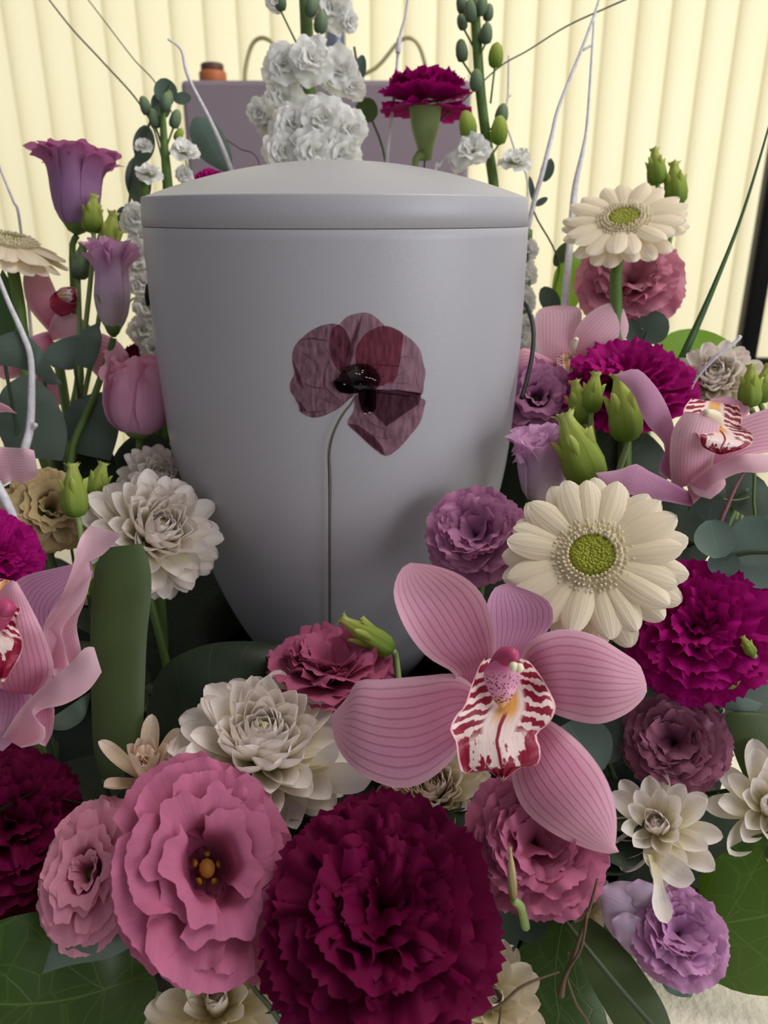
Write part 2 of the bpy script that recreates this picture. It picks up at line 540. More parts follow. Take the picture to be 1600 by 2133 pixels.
def sector(matname, prof, half, ruf=.05, nr=3.0, seed=0, nu=22, nv=12, tooth=.016, edge=.12):
    """unit petal that wraps round the flower axis: prof = [(radius, height)...], half its half-angle in degrees"""
    key = ('sector', matname, tuple(prof), half, ruf, nr, seed, nu, nv, tooth, edge)
    if key in PC:
        return PC[key]
    rng = random.Random(seed * 131 + 7)
    ph = [rng.uniform(0, 6.28) for _ in range(6)]
    P = [Vector(p) for p in prof]
    def fn(s, v):
        U = 2 * s - 1
        p = catmull(P, v)
        th = math.radians(half) * U * (.55 + .45 * min(1, v * 2.2))
        h = p.y * (1 - edge * abs(U) ** 3 * v) + tooth * v ** 8 * (math.sin(9 * U + ph[2]) + .7 * math.sin(23 * U + ph[3]))
        e = v ** 3
        r = p.x + ruf * e * (math.sin(nr * 3.1416 * U + ph[0]) + .5 * v ** 4 * math.sin(nr * 2.4 * 3.1416 * U + ph[1])) + .012 * math.sin(3 * v + 4 * U + ph[4])
        th += .06 * v * math.sin(4 * v + ph[5])
        return (r * math.sin(th), r * math.cos(th), h)
    verts, uvs, faces = grid(nu, nv, fn)
    me = mesh('wrapped_petal', verts, faces, uvs, M[matname])
    PC[key] = me
    return me

def ring_sector(root, lst, n, scale, phase, rng, z0=0.0, name='petal', jit=.05):
    for k in range(n):
        a = 2 * math.pi * (k + phase) / n + rng.uniform(-.12, .12)
        part(root, name, lst[k % len(lst)], (0, 0, z0), (rng.uniform(-.03, .03), rng.uniform(-.03, .03), a), scale * rng.uniform(1 - jit, 1 + jit * .6))

GOB = {
 'goblet': [(.04, 0), (.16, .06), (.27, .25), (.31, .5), (.33, .75), (.42, .92), (.56, .98)],
 'bud': [(.03, 0), (.10, .06), (.17, .22), (.20, .45), (.18, .68), (.19, .86), (.30, 1.02)],
 'rose': [(.05, 0), (.20, .04), (.34, .2), (.40, .45), (.38, .7), (.34, .86), (.38, .96)],
 'roseopen': [(.05, 0), (.18, .04), (.29, .2), (.33, .5), (.33, .75), (.38, .9), (.44, .95)],
}

def facing(pos, a=0.0, b=0.0):
    return ((CAM - pos).normalized() + RIGHT * a + UPV * b).normalized()

def rotz(f, spin=0.0):
    return f.to_track_quat('Z', 'Y') @ Quaternion((0, 0, 1), math.radians(spin))

def foam_pt(pos):
    v = Vector((pos.x - UA.x, pos.y - UA.y))
    r = min(.205, max(.115, v.length))
    v = v.normalized() * r if v.length > 1e-5 else Vector((r, 0))
    return Vector((UA.x + v.x, UA.y + v.y, ZF - .015))

def stem_to_foam(root, pos, f, back, r=.0022, mat='green', via=None):
    p0 = pos - f * back
    if via:
        pts = [p0] + [W(*q) for q in via]
    else:
        p2 = foam_pt(pos)
        pts = [p0, p0 - f * .018 + Vector((0, 0, -.006)), p0.lerp(p2, .6) + Vector((0, 0, -.004)), p2]
    wpart(root, 'stem', tube(pts, [r, r, r * 1.1], 7, seg=12), M[mat])

def ring(root, me_list, n, tilt, scale, r0=0.0, z0=0.0, phase=0.0, jit=.08, rng=None, name='petal', sjit=.06):
    rng = rng or random.Random(1)
    for k in range(n):
        a = 2 * math.pi * (k + phase) / n + rng.uniform(-jit, jit) * 2
        t = math.radians(tilt) + rng.uniform(-jit, jit)
        s = scale * (1 + rng.uniform(-sjit, sjit))
        rot = (Matrix.Rotation(a - math.pi / 2, 3, 'Z') @ Matrix.Rotation(t, 3, 'X') @ Matrix.Rotation(rng.uniform(-jit, jit), 3, 'Y')).to_euler()
        part(root, name, rng.choice(me_list), (r0 * math.cos(a), r0 * math.sin(a), z0), rot, s)

def head(name, label, cat, px, py, d, a, b, spin, group=None, scl=None):
    pos = W(px, py, d)
    f = facing(pos, a, b)
    return thing(name, label, cat, pos, rotz(f, spin), group, scl), pos, f

def calyx(root, R, mat='palegreen', length=.9, w=.26):
    g = lathe([(w * .45 * R, -length * R), (w * .6 * R, -length * .75 * R), (w * R, -length * .4 * R), (w * 1.15 * R, -.05 * R), (w * 1.25 * R, .02 * R)], 14)
    part(root, 'calyx', mesh('calyx', g[0], g[2], g[1], M[mat]))
    for k in range(5):
        me = petal('ell', mat, 3, 3, 4, .22, .1, .5, .2)
        an = k * 1.2566
        rot = (Matrix.Rotation(an - math.pi / 2, 3, 'Z') @ Matrix.Rotation(1.25, 3, 'X')).to_euler()
        part(root, 'sepal', me, (w * .95 * R * math.cos(an), w * .95 * R * math.sin(an), -.25 * R), rot, .45 * R)

def carnation(px, py, d, rpx, label, mat, a=0, b=.3, spin=0, seed=1, cal=False, via=None, scl=None, flat=0, group='carnations in the arrangement'):
    R = rpx * d / F
    root, pos, f = head('carnation', label, 'carnation', px, py, d, a, b, spin, group, scl)
    rng = random.Random(seed)
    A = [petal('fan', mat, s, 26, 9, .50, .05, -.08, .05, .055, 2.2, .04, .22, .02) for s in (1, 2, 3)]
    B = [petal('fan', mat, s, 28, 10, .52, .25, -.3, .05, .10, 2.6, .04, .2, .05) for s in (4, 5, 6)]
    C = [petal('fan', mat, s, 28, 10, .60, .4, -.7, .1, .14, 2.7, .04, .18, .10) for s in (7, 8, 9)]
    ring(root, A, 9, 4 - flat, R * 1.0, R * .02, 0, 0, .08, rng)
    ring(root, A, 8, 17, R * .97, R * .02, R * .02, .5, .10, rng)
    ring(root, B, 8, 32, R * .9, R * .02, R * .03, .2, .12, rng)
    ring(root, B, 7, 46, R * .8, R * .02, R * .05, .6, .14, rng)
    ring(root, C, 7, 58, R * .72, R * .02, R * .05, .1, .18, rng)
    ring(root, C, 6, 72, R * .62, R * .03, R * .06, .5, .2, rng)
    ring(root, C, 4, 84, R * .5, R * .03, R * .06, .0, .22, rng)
    if cal:
        calyx(root, R, 'palegreen', 1.05, .3)
    stem_to_foam(root, pos, f, R * (1.0 if cal else .1), .0024, 'palegreen', via)
    return root

def lisianthus(px, py, d, rpx, label, mat, a=0, b=.3, spin=0, seed=1, mode='open', via=None, scl=None, stigma=False, group='lisianthus blooms', name='lisianthus', mat2=None):
    R = rpx * d / F
    root, pos, f = head(name, label, 'flower', px, py, d, a, b, spin, group, scl)
    rng = random.Random(seed)
    m2 = mat2 or mat
    if mode == 'open':
        A = [petal('round', mat, s, 26, 12, .66, .45, -.30, .08, .045, 2.3, .018, .24, .02) for s in (1, 2, 3)]
        B = [petal('round', mat, s, 26, 12, .60, .6, -.45, .18, .05, 2.3, .018, .22, .03) for s in (4, 5)]
        ring(root, A, 6, -6, R * .84, R * .2, -R * .12, 0, .11, rng)
        ring(root, A, 5, 8, R * .78, R * .22, -R * .08, .45, .13, rng)
        ring(root, B, 5, 18, R * .66, R * .26, -R * .06, .1, .15, rng)
        S1 = [sector(m2, [(.05, -.3), (.22, -.2), (.32, .0), (.36, .18), (.44, .30), (.62, .34)], 62, .05, 2.2, s, 24, 12, .012, .05) for s in (1, 2, 3)]
        S2 = [sector(m2, [(.05, -.3), (.18, -.2), (.27, .0), (.30, .22), (.35, .36), (.50, .42)], 70, .06, 2.0, s, 24, 12, .012, .05) for s in (4, 5)]
        ring_sector(root, S1, 4, R, .2, rng, jit=.14)
        ring_sector(root, S2, 2 if stigma else 3, R, .6, rng)
        if not stigma:
            S3 = [sector(m2, [(.03, -.25), (.09, -.2), (.14, .0), (.17, .28), (.26, .38)], 80, .04, 2.0, 6, 20, 10, .012, .05)]
            ring_sector(root, S3, 3, R, .1, rng)
    elif mode == 'double':
        A = [petal('round', mat, s, 28, 10, .60, .4, -.3, .08, .065, 2.7, .025, .26, .03) for s in (1, 2, 3)]
        B = [petal('round', mat, s, 28, 10, .60, .45, -.5, .15, .09, 2.8, .025, .2, .06) for s in (4, 5, 6)]
        C = [petal('round', mat, s, 26, 10, .62, .3, -.9, .3, .09, 2.6, .025, .2, .08) for s in (7, 8)]
        ring(root, A, 6, 6, R * 1.0, 0, 0, 0, .1, rng)
        ring(root, A, 6, 24, R * .96, 0, R * .02, .4, .1, rng)
        ring(root, B, 6, 42, R * .88, 0, R * .03, .2, .12, rng)
        ring(root, B, 5, 56, R * .78, R * .04, R * .04, .6, .14, rng)
        ring(root, C, 4, 70, R * .7, R * .05, R * .04, .2, .14, rng)
        ring(root, C, 3, 82, R * .6, R * .04, R * .04, .6, .14, rng)
    elif mode in GOB:
        # seen from the side; R is the height
        pr = GOB[mode]
        def shrink(k, h=1.0): return [(x * k, y * h) for x, y in pr]
        rose = mode.startswith('rose')
        eg = .32 if rose else .14
        ha = 56 if rose else 66
        ring_sector(root, [sector(mat, pr, ha, .05, 2.0, s, edge=eg) for s in (1, 2, 3)], 4, R, 0, rng, jit=.12 if rose else .05)
        ring_sector(root, [sector(mat, shrink(.88, 1.03), ha, .055, 2.2, s, edge=eg) for s in (4, 5)], 4, R, .5, rng, jit=.08)
        ring_sector(root, [sector(m2, shrink(.7, 1.0), 70, .05, 3.0, s) for s in (6, 7)], 3, R, .2, rng)
        ring_sector(root, [sector(m2, shrink(.5, .98), 80, .05, 3.0, s) for s in (8, 9)], 3, R, .7, rng)
        ring_sector(root, [sector(m2, shrink(.28, .97), 90, .03, 2.0, 10)], 2, R, .3, rng)
        q = pr[1][0]
        g = lathe([(R * .025, -R * .07), (R * q * .7, -R * .02), (R * q * 1.02, R * .05), (R * q * .9, R * .07)], 12)
        part(root, 'receptacle', mesh('receptacle', g[0], g[2], g[1], M['green']))
        if mode == 'bud':
            for k in range(5):
                me = petal('ell', 'palegreen', 5, 2, 6, .03, .45, -.1, .1)
                an = k * 1.2566 + .3
                rot = (Matrix.Rotation(an - math.pi / 2, 3, 'Z') @ Matrix.Rotation(1.05, 3, 'X')).to_euler()
                part(root, 'sepal', me, (R * .09 * math.cos(an), R * .09 * math.sin(an), R * .02), rot, R * .42)
    if stigma:
        zs = -R * .28
        g = lathe([(R * .08, 0), (R * .09, R * .10), (R * .05, R * .16), (R * .04, R * .2), (R * .09, R * .24), (R * .08, R * .28), (0.0, R * .29)], 10)
        part(root, 'pistil', mesh('pistil', g[0], g[2], g[1], M['yellow']), (0, 0, zs))
        for k in range(5):
            an = k * 1.2566
            g = tube([(R * .05 * math.cos(an), R * .05 * math.sin(an), 0), (R * .10 * math.cos(an), R * .10 * math.sin(an), R * .14), (R * .14 * math.cos(an), R * .14 * math.sin(an), R * .22)], [R * .012, R * .012, R * .04], 6, seg=6)
            part(root, 'stamen', mesh('stamen', g[0], g[2], g[1], M['yellow']), (0, 0, zs))
    stem_to_foam(root, pos, f, R * .08, .002, 'green', via)
    return root

def chrys(px, py, d, rpx, label, a=0, b=.8, spin=0, seed=1, mat='chrys', inner='chrysinner', dense=1.0, rings=None, via=None, scl=None, pw=.18, group='white chrysanthemums', nomid=False):
    R = rpx * d / F
    root, pos, f = head('chrysanthemum', label, 'chrysanthemum', px, py, d, a, b, spin, group, scl)
    rng = random.Random(seed)
    P1 = [petal('spoon', mat, s, 6, 9, pw, .05, .45, .28, .01, 1) for s in (1, 2)] + [petal('spoon', mat, 3, 6, 9, pw * 1.1, -.1, .35, .3, .02, 1)]
    P2 = [petal('spoon', mat, s, 6, 9, pw * 1.15, -.05, .85, .4, .01, 1) for s in (4, 5)]
    P3 = [petal('spoon', inner, s, 6, 8, pw * 1.3, .0, .8, .45, .01, 1) for s in (6,)]
    rings = rings or [(15, -16, .93), (16, -5, 1.0), (16, 6, .98), (16, 17, .92), (15, 28, .86), (14, 39, .79), (13, 49, .72), (12, 58, .64), (10, 67, .56), (8, 75, .49), (6, 82, .43)]
    for i, (n, t, s) in enumerate(rings):
        q = i / max(1, len(rings) - 1)
        lst = P1 if q < .34 else (P2 if q < .8 else P3)
        ring(root, lst, max(3, int(n * dense)), t, R * s, R * .06 * (1 - q), R * .06 * q, (i * .5) % 1, .09, rng, sjit=.08)
    if not nomid:
        g = lathe([(R * .1, -R * .08), (R * .14, 0), (R * .15, R * .2), (R * .1, R * .31), (0, R * .36)], 12, wob=.08, nw=6)
        part(root, 'flower_disc', mesh('flower_disc', g[0], g[2], g[1], M[inner]))
    stem_to_foam(root, pos, f, R * .06, .0022, 'green', via)
    return root

def gerbera(px, py, d, rpx, label, a, b, spin=0, seed=1, via=None, scl=None, droop=0):
    R = rpx * d / F
    root, pos, f = head('gerbera', label, 'gerbera', px, py, d, a, b, spin, 'cream gerberas', scl)
    rng = random.Random(seed)
    P = [petal('ell', 'gerb', s, 10, 11, .19, .16, -.26, -.13, .010, 1.2) for s in (1, 2, 3)]
    ring(root, P, 18, 0 - droop, R * .99, R * .04, -R * .035, 0, .05, rng, sjit=.03)
    ring(root, P, 17, 8 - droop, R * .93, R * .04, 0, .5, .05, rng, sjit=.04)
    # disc
    g = lathe([(R * .40, -R * .03), (R * .40, R * .03), (R * .33, R * .085), (R * .25, R * .09), (R * .20, R * .04)], 28)
    frb = part(root, 'floret_ring', mesh('ring_base', g[0], g[2], g[1], M['floret']))
    V, Fc = [], []
    def cone(c, ax, r, h):
        k0 = len(V)
        t = ax.orthogonal().normalized(); s = ax.cross(t)
        for j in range(5):
            an = j * 1.2566
            V.append(c + (t * math.cos(an) + s * math.sin(an)) * r)
        for j in range(5):
            an = j * 1.2566
            V.append(c + ax * h * .6 + (t * math.cos(an) + s * math.sin(an)) * r * .95)
        V.append(c + ax * h)
        for j in range(5):
            j2 = (j + 1) % 5
            Fc.append((k0 + j, k0 + j2, k0 + 5 + j2, k0 + 5 + j)); Fc.append((k0 + 5 + j, k0 + 5 + j2, k0 + 10))
    for rr, n, h, out in ((.26, 34, .07, .1), (.30, 36, .075, .3), (.345, 40, .08, .55), (.39, 42, .08, .8), (.425, 40, .07, 1.2)):
        for k in range(n):
            an = 6.283 * (k + rng.random() * .5) / n
            c = Vector((rr * R * math.cos(an), rr * R * math.sin(an), R * (.085 - max(0, rr - .28) * .45)))
            ax = Vector((math.cos(an) * out, math.sin(an) * out, 1)).normalized()
            cone(c, ax, R * .019, R * h * rng.uniform(.8, 1.3))
    part(frb, 'florets', mesh('florets', V, Fc, None, M['floret']), kind='stuff')
    V2 = V; V = []; Fc = []
    gd = lathe([(R * .25, R * .06), (R * .245, R * .10), (R * .17, R * .115), (R * .08, R * .105), (0, R * .098)], 24)
    dm = part(root, 'green_disc', mesh('green_disc', gd[0], gd[2], gd[1], M['gerbdisc']))
    gc = lathe([(R * .10, -R * .32), (R * .24, -R * .22), (R * .3, -R * .08), (R * .28, -R * .02)], 18)
    part(root, 'bract_cup', mesh('bract_cup', gc[0], gc[2], gc[1], M['green']))
    stem_to_foam(root, pos, f, R * .3, .0036, 'green', via)
    return root

def floret(root, loc, rot, s, mat, seed):
    """one double stock flower: a part whose petals are sub-parts"""
    rng = random.Random(seed)
    o = bpy.data.objects.new('floret', None)
    o.empty_display_size = .005
    COL.objects.link(o)
    o.parent = root; o.location = loc; o.rotation_euler = rot
    srcs = [petal('round', mat, q, 10, 6, .55, .5, -.6, .1, .10, 2.0, .03, .25, .08) for q in (11, 12, 13)]
    for (n, t, k_) in ((6, 5, 1.0), (5, 35, .9), (4, 60, .8), (2, 82, .62)):
        ring(o, srcs, n, t, s * k_, 0, 0, rng.random(), .16, rng, sjit=.12)
    return o

def stock(label, stem_pts, stem_r, florets, buds, leafs=(), group='white stock stems'):
    """stem_pts: (px,py,d) from top to foot; florets: (px,py,d,rpx[,a,b]); buds: (px,py,d,len_px,angle_deg,stalk_to(px,py)|None)"""
    base = W(*stem_pts[-1])
    root = thing('stock_flower', label, 'flower', base, None, group)
    wpart(root, 'stem', tube([W(*p) for p in stem_pts], stem_r, 8, seg=16), M['green'])
    for i, q in enumerate(florets):
        px, py, d, r = q[:4]
        a, b = (q[4], q[5]) if len(q) > 5 else (0, .1)
        pos = W(px, py, d); f = facing(pos, a, b)
        floret(root, pos - base, rotz(f, 77 * i).to_euler(), r * d / F, 'stock', 1 + i)
    for i, q in enumerate(buds):
        px, py, d, ln, ang = q[:5]
        mat = q[6] if len(q) > 6 else 'greybud'
        bud_part(root, base, px, py, d, ln, ang, mat)
        if len(q) > 5 and q[5]:
            an = math.radians(ang)
            p0 = W(px - math.sin(an) * ln * .45, py + math.cos(an) * ln * .45, d)
            p1 = W(q[5][0], q[5][1], d)
            wpart(root, 'stalk', tube([p0, p0.lerp(p1, .5), p1], .0007, 5), M['green'])
    return root

def bud_part(root, base, px, py, d, ln, ang, mat, fat=.30, name='bud'):
    L = ln * d / F
    prof = [(.05, 0), (fat * .8, .12), (fat, .35), (fat * .95, .6), (fat * .7, .85), (fat * .35, .98), (0.0, 1.0)]
    g = lathe([(r * L, z * L - L * .45) for r, z in prof], 12, wob=.07, nw=4)
    me = mesh(name, g[0], g[2], [(u[0], u[1]) for u in g[1]], M[mat])
    an = math.radians(ang)
    axis = (RIGHT * math.sin(an) + UPV * math.cos(an)).normalized()
    q = axis.to_track_quat('Z', 'Y')
    inv = INV[root.name]
    o = part(root, name, me, inv @ W(px, py, d), (inv.to_3x3().to_4x4() @ q.to_matrix().to_4x4()).to_euler())
    return o

def lis_bud(label, px, py, d, ln, ang, foot, mat='bud', fat=.27, twist=.35, flare=.12, sep=True, name='flower_bud', group='green lisianthus buds', extra=None):
    """bud with a twisted frilly tip; (px,py) the middle, ln its length, ang its lean to the right, foot a list of stem points below"""
    L = ln * d / F
    pos = W(px, py, d)
    root = thing(name, label, 'bud', pos, None, group)
    prof = [(.06, 0), (.18, .04), (.26, .14), (.28, .3), (.25, .5), (.18, .7), (.12, .84), (flare * .8, .93), (flare * 1.15, 1.0), (.02, .97)]
    k = fat / .28
    g = lathe([(r * L * k, z * L - L * .5) for r, z in prof], 20, wob=.09, nw=5, twist=twist)
    me = mesh('corolla', g[0], g[2], g[1], M[mat])
    an = math.radians(ang)
    axis = (RIGHT * math.sin(an) + UPV * math.cos(an)).normalized()
    q = axis.to_track_quat('Z', 'Y')
    part(root, 'corolla', me, (0, 0, 0), q.to_euler())
    if sep:
        sm = petal('ell', mat, 21, 4, 7, .10, .25, .42, .6)
        for j in range(5):
            a = j * 1.2566 + .4
            r = (q.to_matrix() @ Matrix.Rotation(a - math.pi / 2, 3, 'Z') @ Matrix.Rotation(1.05, 3, 'X')).to_euler()
            off = q @ Vector((.16 * k * L * math.cos(a), .16 * k * L * math.sin(a), -.46 * L))
            part(root, 'sepal', sm, off, r, L * .7)
        tm = petal('ell', mat, 22, 3, 4, .16, .2, -.8, .3)
        for j in range(5):
            a = j * 1.2566
            r = (q.to_matrix() @ Matrix.Rotation(a - math.pi / 2, 3, 'Z') @ Matrix.Rotation(1.2, 3, 'X')).to_euler()
            off = q @ Vector((.08 * k * L * math.cos(a), .08 * k * L * math.sin(a), .40 * L))
            part(root, 'petal_tip', tm, off, r, L * .16)
    p0 = pos - axis * L * .5
    wpart(root, 'stem', tube([p0] + [W(*p) for p in foot], [.0013, .0015, .0017], 7, seg=12), M['palegreen'])
    return root

def leaf(root, L, R, d, mat, name='leaf', **k):
    return wpart(root, name, loft(L, R, d, **k), M[mat])

def leaf_thing(name, label, L, R, d, mat, foot=None, group=None, cat='leaf', stemmat='darkstem', **k):
    base = W(L[0][0], L[0][1], lerp_list(d, 0))
    root = thing(name, label, cat, base, None, group)
    leaf(root, L, R, d, mat, 'blade', **k)
    # petiole and midrib run on to the foam
    p2 = W(*foot) if foot else foam_pt(base)
    wpart(root, 'petiole', tube([base, base.lerp(p2, .5) + Vector((0, 0, -.003)), p2], .001, 6, seg=8), M[stemmat])
    return root

def disc_leaf(root, px, py, d, rx, ry, rot, mat, a=0.0, b=.2, fold=.15, base_pt=None):
    """round eucalyptus leaf, centre (px,py), radii in pixels, rot the direction of its tip clockwise from up"""
    pos = W(px, py, d)
    f = facing(pos, a, b)
    an = math.radians(rot)
    up = (RIGHT * math.sin(an) + UPV * math.cos(an))
    up = (up - f * up.dot(f)).normalized()
    sd = up.cross(f)
    Rx, Ry = rx * d / F, ry * d / F
    rng = random.Random(int(px * 3 + py))
    ph = rng.uniform(0, 6)
    def fn(u, v):
        U = 2 * u - 1
        w = max(0, math.sin(math.pi * min(1, max(0, .03 + .95 * v)))) ** .55
        h = fold * Rx * (U * U * w - .3) + .06 * Rx * math.sin(4 * v + ph)
        return pos + up * (Ry * (2 * v - 1)) + sd * (Rx * U * w) + f * h
    return wpart(root, 'leaf', grid(8, 10, fn), M[mat])

def sprig(name, label, stem_pts, stem_r, leaves, stemmat='darkstem', group='eucalyptus sprigs', cat='foliage'):
    base = W(*stem_pts[-1])
    root = thing(name, label, cat, base, None, group)
    wpart(root, 'stem', tube([W(*p) for p in stem_pts], stem_r, 6, seg=max(8, 4 * len(stem_pts))), M[stemmat])
    for q in leaves:
        disc_leaf(root, *q)
    return root

def twig(name, label, stems, mat, group=None, cat='twig'):
    """stems: list of (points, radii)"""
    pts0 = stems[0][0]
    base = W(*pts0[-1])
    root = thing(name, label, cat, base, None, group)
    for i, (pts, r) in enumerate(stems):
        P = [W(*p) for p in pts]
        wpart(root, 'branch' if i else 'main_branch', tube(P, r, 6, seg=max(6, 5 * len(P))), M[mat])
    return root

def gd_mat():
    m, nt, out = newmat('gerbera_green_disc'); b = NB(nt)
    tc = b.n('ShaderNodeTexCoord')
    vo = b.n('ShaderNodeTexVoronoi'); vo.inputs['Scale'].default_value = 900
    b.l(tc.outputs['Object'], vo.inputs['Vector'])
    col = b.mix(b.ss(vo.outputs[0], .1, .6), lin('B4B43C'), lin('848A20'))
    finish(b, out, col, .6, 0, b.m('SUBTRACT', 1, vo.outputs[0]), 1.0, .3)
    return m
M['gerbdisc'] = gd_mat()
# ------------------------------------------------------------------ the setting
def WY(px, py, Y):
    dr = FWD + RIGHT * ((px - 800) / F) - UPV * ((py - 1066.5) / F)
    return CAM + dr * (Y / dr.y)

def top_obj(name, g, mat, label=None, cat=None, kind=None, smooth=False):
    o = bpy.data.objects.new(name, mesh(name, g[0], g[2], g[1], mat, smooth))
    COL.objects.link(o)
    if label: o['label'] = label
    if cat: o['category'] = cat
    if kind: o['kind'] = kind
    return o

M['floor'] = plain_mat('grey_floor', '8C8478', .5, 0, 6, .1)
M['plinth'] = plain_mat('mauve_grey_lacquer', '8E8088', .6, 0, 8, .06)
M['cloth'] = plain_mat('cream_textured_table', 'F0E6CC', .8, 0, 260, .08, bstr=1.0)
M['tray'] = plain_mat('black_plastic', '0B0D10', .6, 0, 40, .2)
M['foam'] = plain_mat('dark_green_foam', '18241A', .95, 0, 260, .3, bstr=1.0)
M['frame'] = plain_mat('black_metal', '14161A', .45, 0, 40, .2)
M['amber'] = plain_mat('amber_clay', 'B86A3C', .5, 0, 30, .15)
M['brown'] = plain_mat('brown_lid', '5E4038', .5, 0, 30, .15)
M['steel'] = plain_mat('brushed_metal', '9AA0AC', .25, 0, 30, .1, metal=.9)
M['brass'] = plain_mat('dull_brass', 'B0A878', .4, 0, 30, .1, metal=.5)

def blind_mat():
    m, nt, out = newmat('pale_yellow_blind'); b = NB(nt)
    tc = b.n('ShaderNodeTexCoord')
    nz = b.noise(tc.outputs['Object'], 3, 2, 1, 1, .6)
    col = b.mix(nz, lin('F4EED0'), lin('FAF5DA'))
    finish(b, out, col, .35, .6, None, 0, .5)
    return m
M['blind'] = blind_mat()

fl = top_obj('floor', box(-3, 3, -2, 3, -.05, 0), M['floor'], 'plain grey floor of the room', 'floor', 'structure')
top_obj('wall_back', box(-3, 3, 2.95, 3.0, 0, 2.9), plain_mat('white_wall', 'EFEBDD', .9, 0, 8, .03), 'white wall behind the blind', 'wall', 'structure')

# vertical blind in front of the window
YB = 2.0
bl = thing('window_blind', 'pale yellow backlit vertical slat blind filling the background', 'blind', (0, YB, 0))
PER = 0.0746
def slat_mesh():
    w = .043
    prof = [(-w, .004), (-w + .002, -.003), (-w * .8, -.0055), (-w * .4, -.0075), (0, -.008), (w * .4, -.0065), (w * .8, -.003), (w - .003, .001), (w, .0065)]
    V, U, Fc = [], [], []
    for k, (x, y) in enumerate(prof):
        for j in range(2):
            V.append((x, y, .04 + 2.36 * j)); U.append((k / 8, j))
    for k in range(len(prof) - 1):
        a = k * 2
        Fc.append((a, a + 2, a + 3, a + 1))
    me = mesh('slat', V, Fc, U, M['blind'])
    return me
sm = slat_mesh()
for k in range(-24, 25):
    o = part(bl, 'slat', sm, (k * PER + .012, 0, 0), (0, 0, math.radians(4.5)))
part(bl, 'headrail', mesh('headrail', *[box(-2.0, 2.0, -.03, .03, 2.40, 2.46)[i] for i in (0, 2)], None, M['frame'], False))

# black framed screen at the right edge
Yf = 1.55
xl = WY(1551, 745, Yf).x; zb = WY(1551, 759, Yf).z
fr = thing('black_frame', 'black metal frame standing before the blind at the right edge', 'frame', (xl, Yf, 0))
w2 = .0165
for nm, bb in (('post', box(xl - w2, xl + w2, Yf - .015, Yf + .015, zb - .012, 2.1)), ('post', box(xl + .8, xl + .8 + 2 * w2, Yf - .015, Yf + .015, 0, 2.1)),
               ('rail', box(xl + w2, xl + .8, Yf - .014, Yf + .014, zb - .012, zb + .012)), ('rail', box(xl + w2, xl + .8, Yf - .014, Yf + .014, 2.07, 2.1))):
    wpart(fr, nm, (bb[0], [(0, 0)] * 8, bb[2]), M['frame'])

# mauve-grey cabinet behind the arrangement
Yp = 1.12
x0, x1, zt = WY(386, 300, Yp).x, WY(978, 300, Yp).x, WY(680, 166, Yp).z
g = box(x0, x1, Yp, Yp + .4, 0, zt)
cb = top_obj('cabinet', g, M['plinth'], 'tall mauve-grey cabinet standing behind the urn', 'cabinet')
bevel(cb, .006)
# small amber jar on it
c = WY(444, 166, Yp + .06); c.z = zt
jr = thing('jar', 'small amber jar with brown lid on the cabinet', 'jar', c)
g = lathe([(.016, 0), (.0185, .002), (.0185, .016), (.016, .019)], 18)
part(jr, 'body', mesh('jar_body', g[0], g[2], g[1], M['amber']))
g = lathe([(.015, .019), (.0155, .020), (.0155, .026), (.013, .028)], 18)
part(jr, 'lid', mesh('jar_lid', g[0], g[2], g[1], M['brown']))
# candle holder with two hooped arms
c = WY(700, 166, Yp + .1); c.z = zt
ch = thing('candle_holder', 'metal candle holder with two thin hooped arms on the cabinet', 'candle holder', c)
g = lathe([(.05, 0), (.05, .006), (.012, .012), (.009, .03), (.0145, .034), (.0145, .085), (.011, .086)], 20)
part(ch, 'post', mesh('post', g[0], g[2], g[1], M['steel']))
for s in (-1, 1):
    pts = [Vector((s * .008, 0, .012)), Vector((s * .055, 0, .028)), Vector((s * .09, 0, .062)), Vector((s * .112, 0, .06)), Vector((s * .125, 0, .03)), Vector((s * .128, 0, .0))]
    g = tube(pts, .0028, 7, seg=20)
    part(ch, 'arm', mesh('arm', g[0], g[2], g[1], M['brass']))

# table, tray and foam
tb = thing('table', 'cream textured round table under the flower arrangement', 'table', (0, .42, 0))
g = lathe([(.46, ZT - .035), (.475, ZT - .03), (.475, ZT - .006), (.47, ZT), (0, ZT)], 64)
part(tb, 'table_top', mesh('table_top', g[0], g[2], g[1], M['cloth']))
for k in range(4):
    an = math.pi / 4 + k * math.pi / 2
    g = tube([(.32 * math.cos(an), .32 * math.sin(an), 0), (.30 * math.cos(an), .30 * math.sin(an), ZT - .034)], .022, 12)
    part(tb, 'leg', mesh('leg', g[0], g[2], g[1], M['cloth']))
tr = thing('flower_tray', 'black tray with dark green foam under the flowers', 'tray', (UA.x, UA.y, ZT))
g = lathe([(.20, .0005), (.225, .003), (.232, .03), (.228, .031), (.22, ZB - ZT), (0, ZB - ZT)], 64)
part(tr, 'dish', mesh('dish', g[0], g[2], g[1], M['tray']))
h = ZB - ZT; hf = ZF - ZT
g = lathe([(.088, h), (.088, hf - .004), (.094, hf), (.205, hf), (.214, hf - .008), (.217, h)], 64)
part(tr, 'foam_ring', mesh('foam_ring', g[0], g[2], g[1], M['foam']))

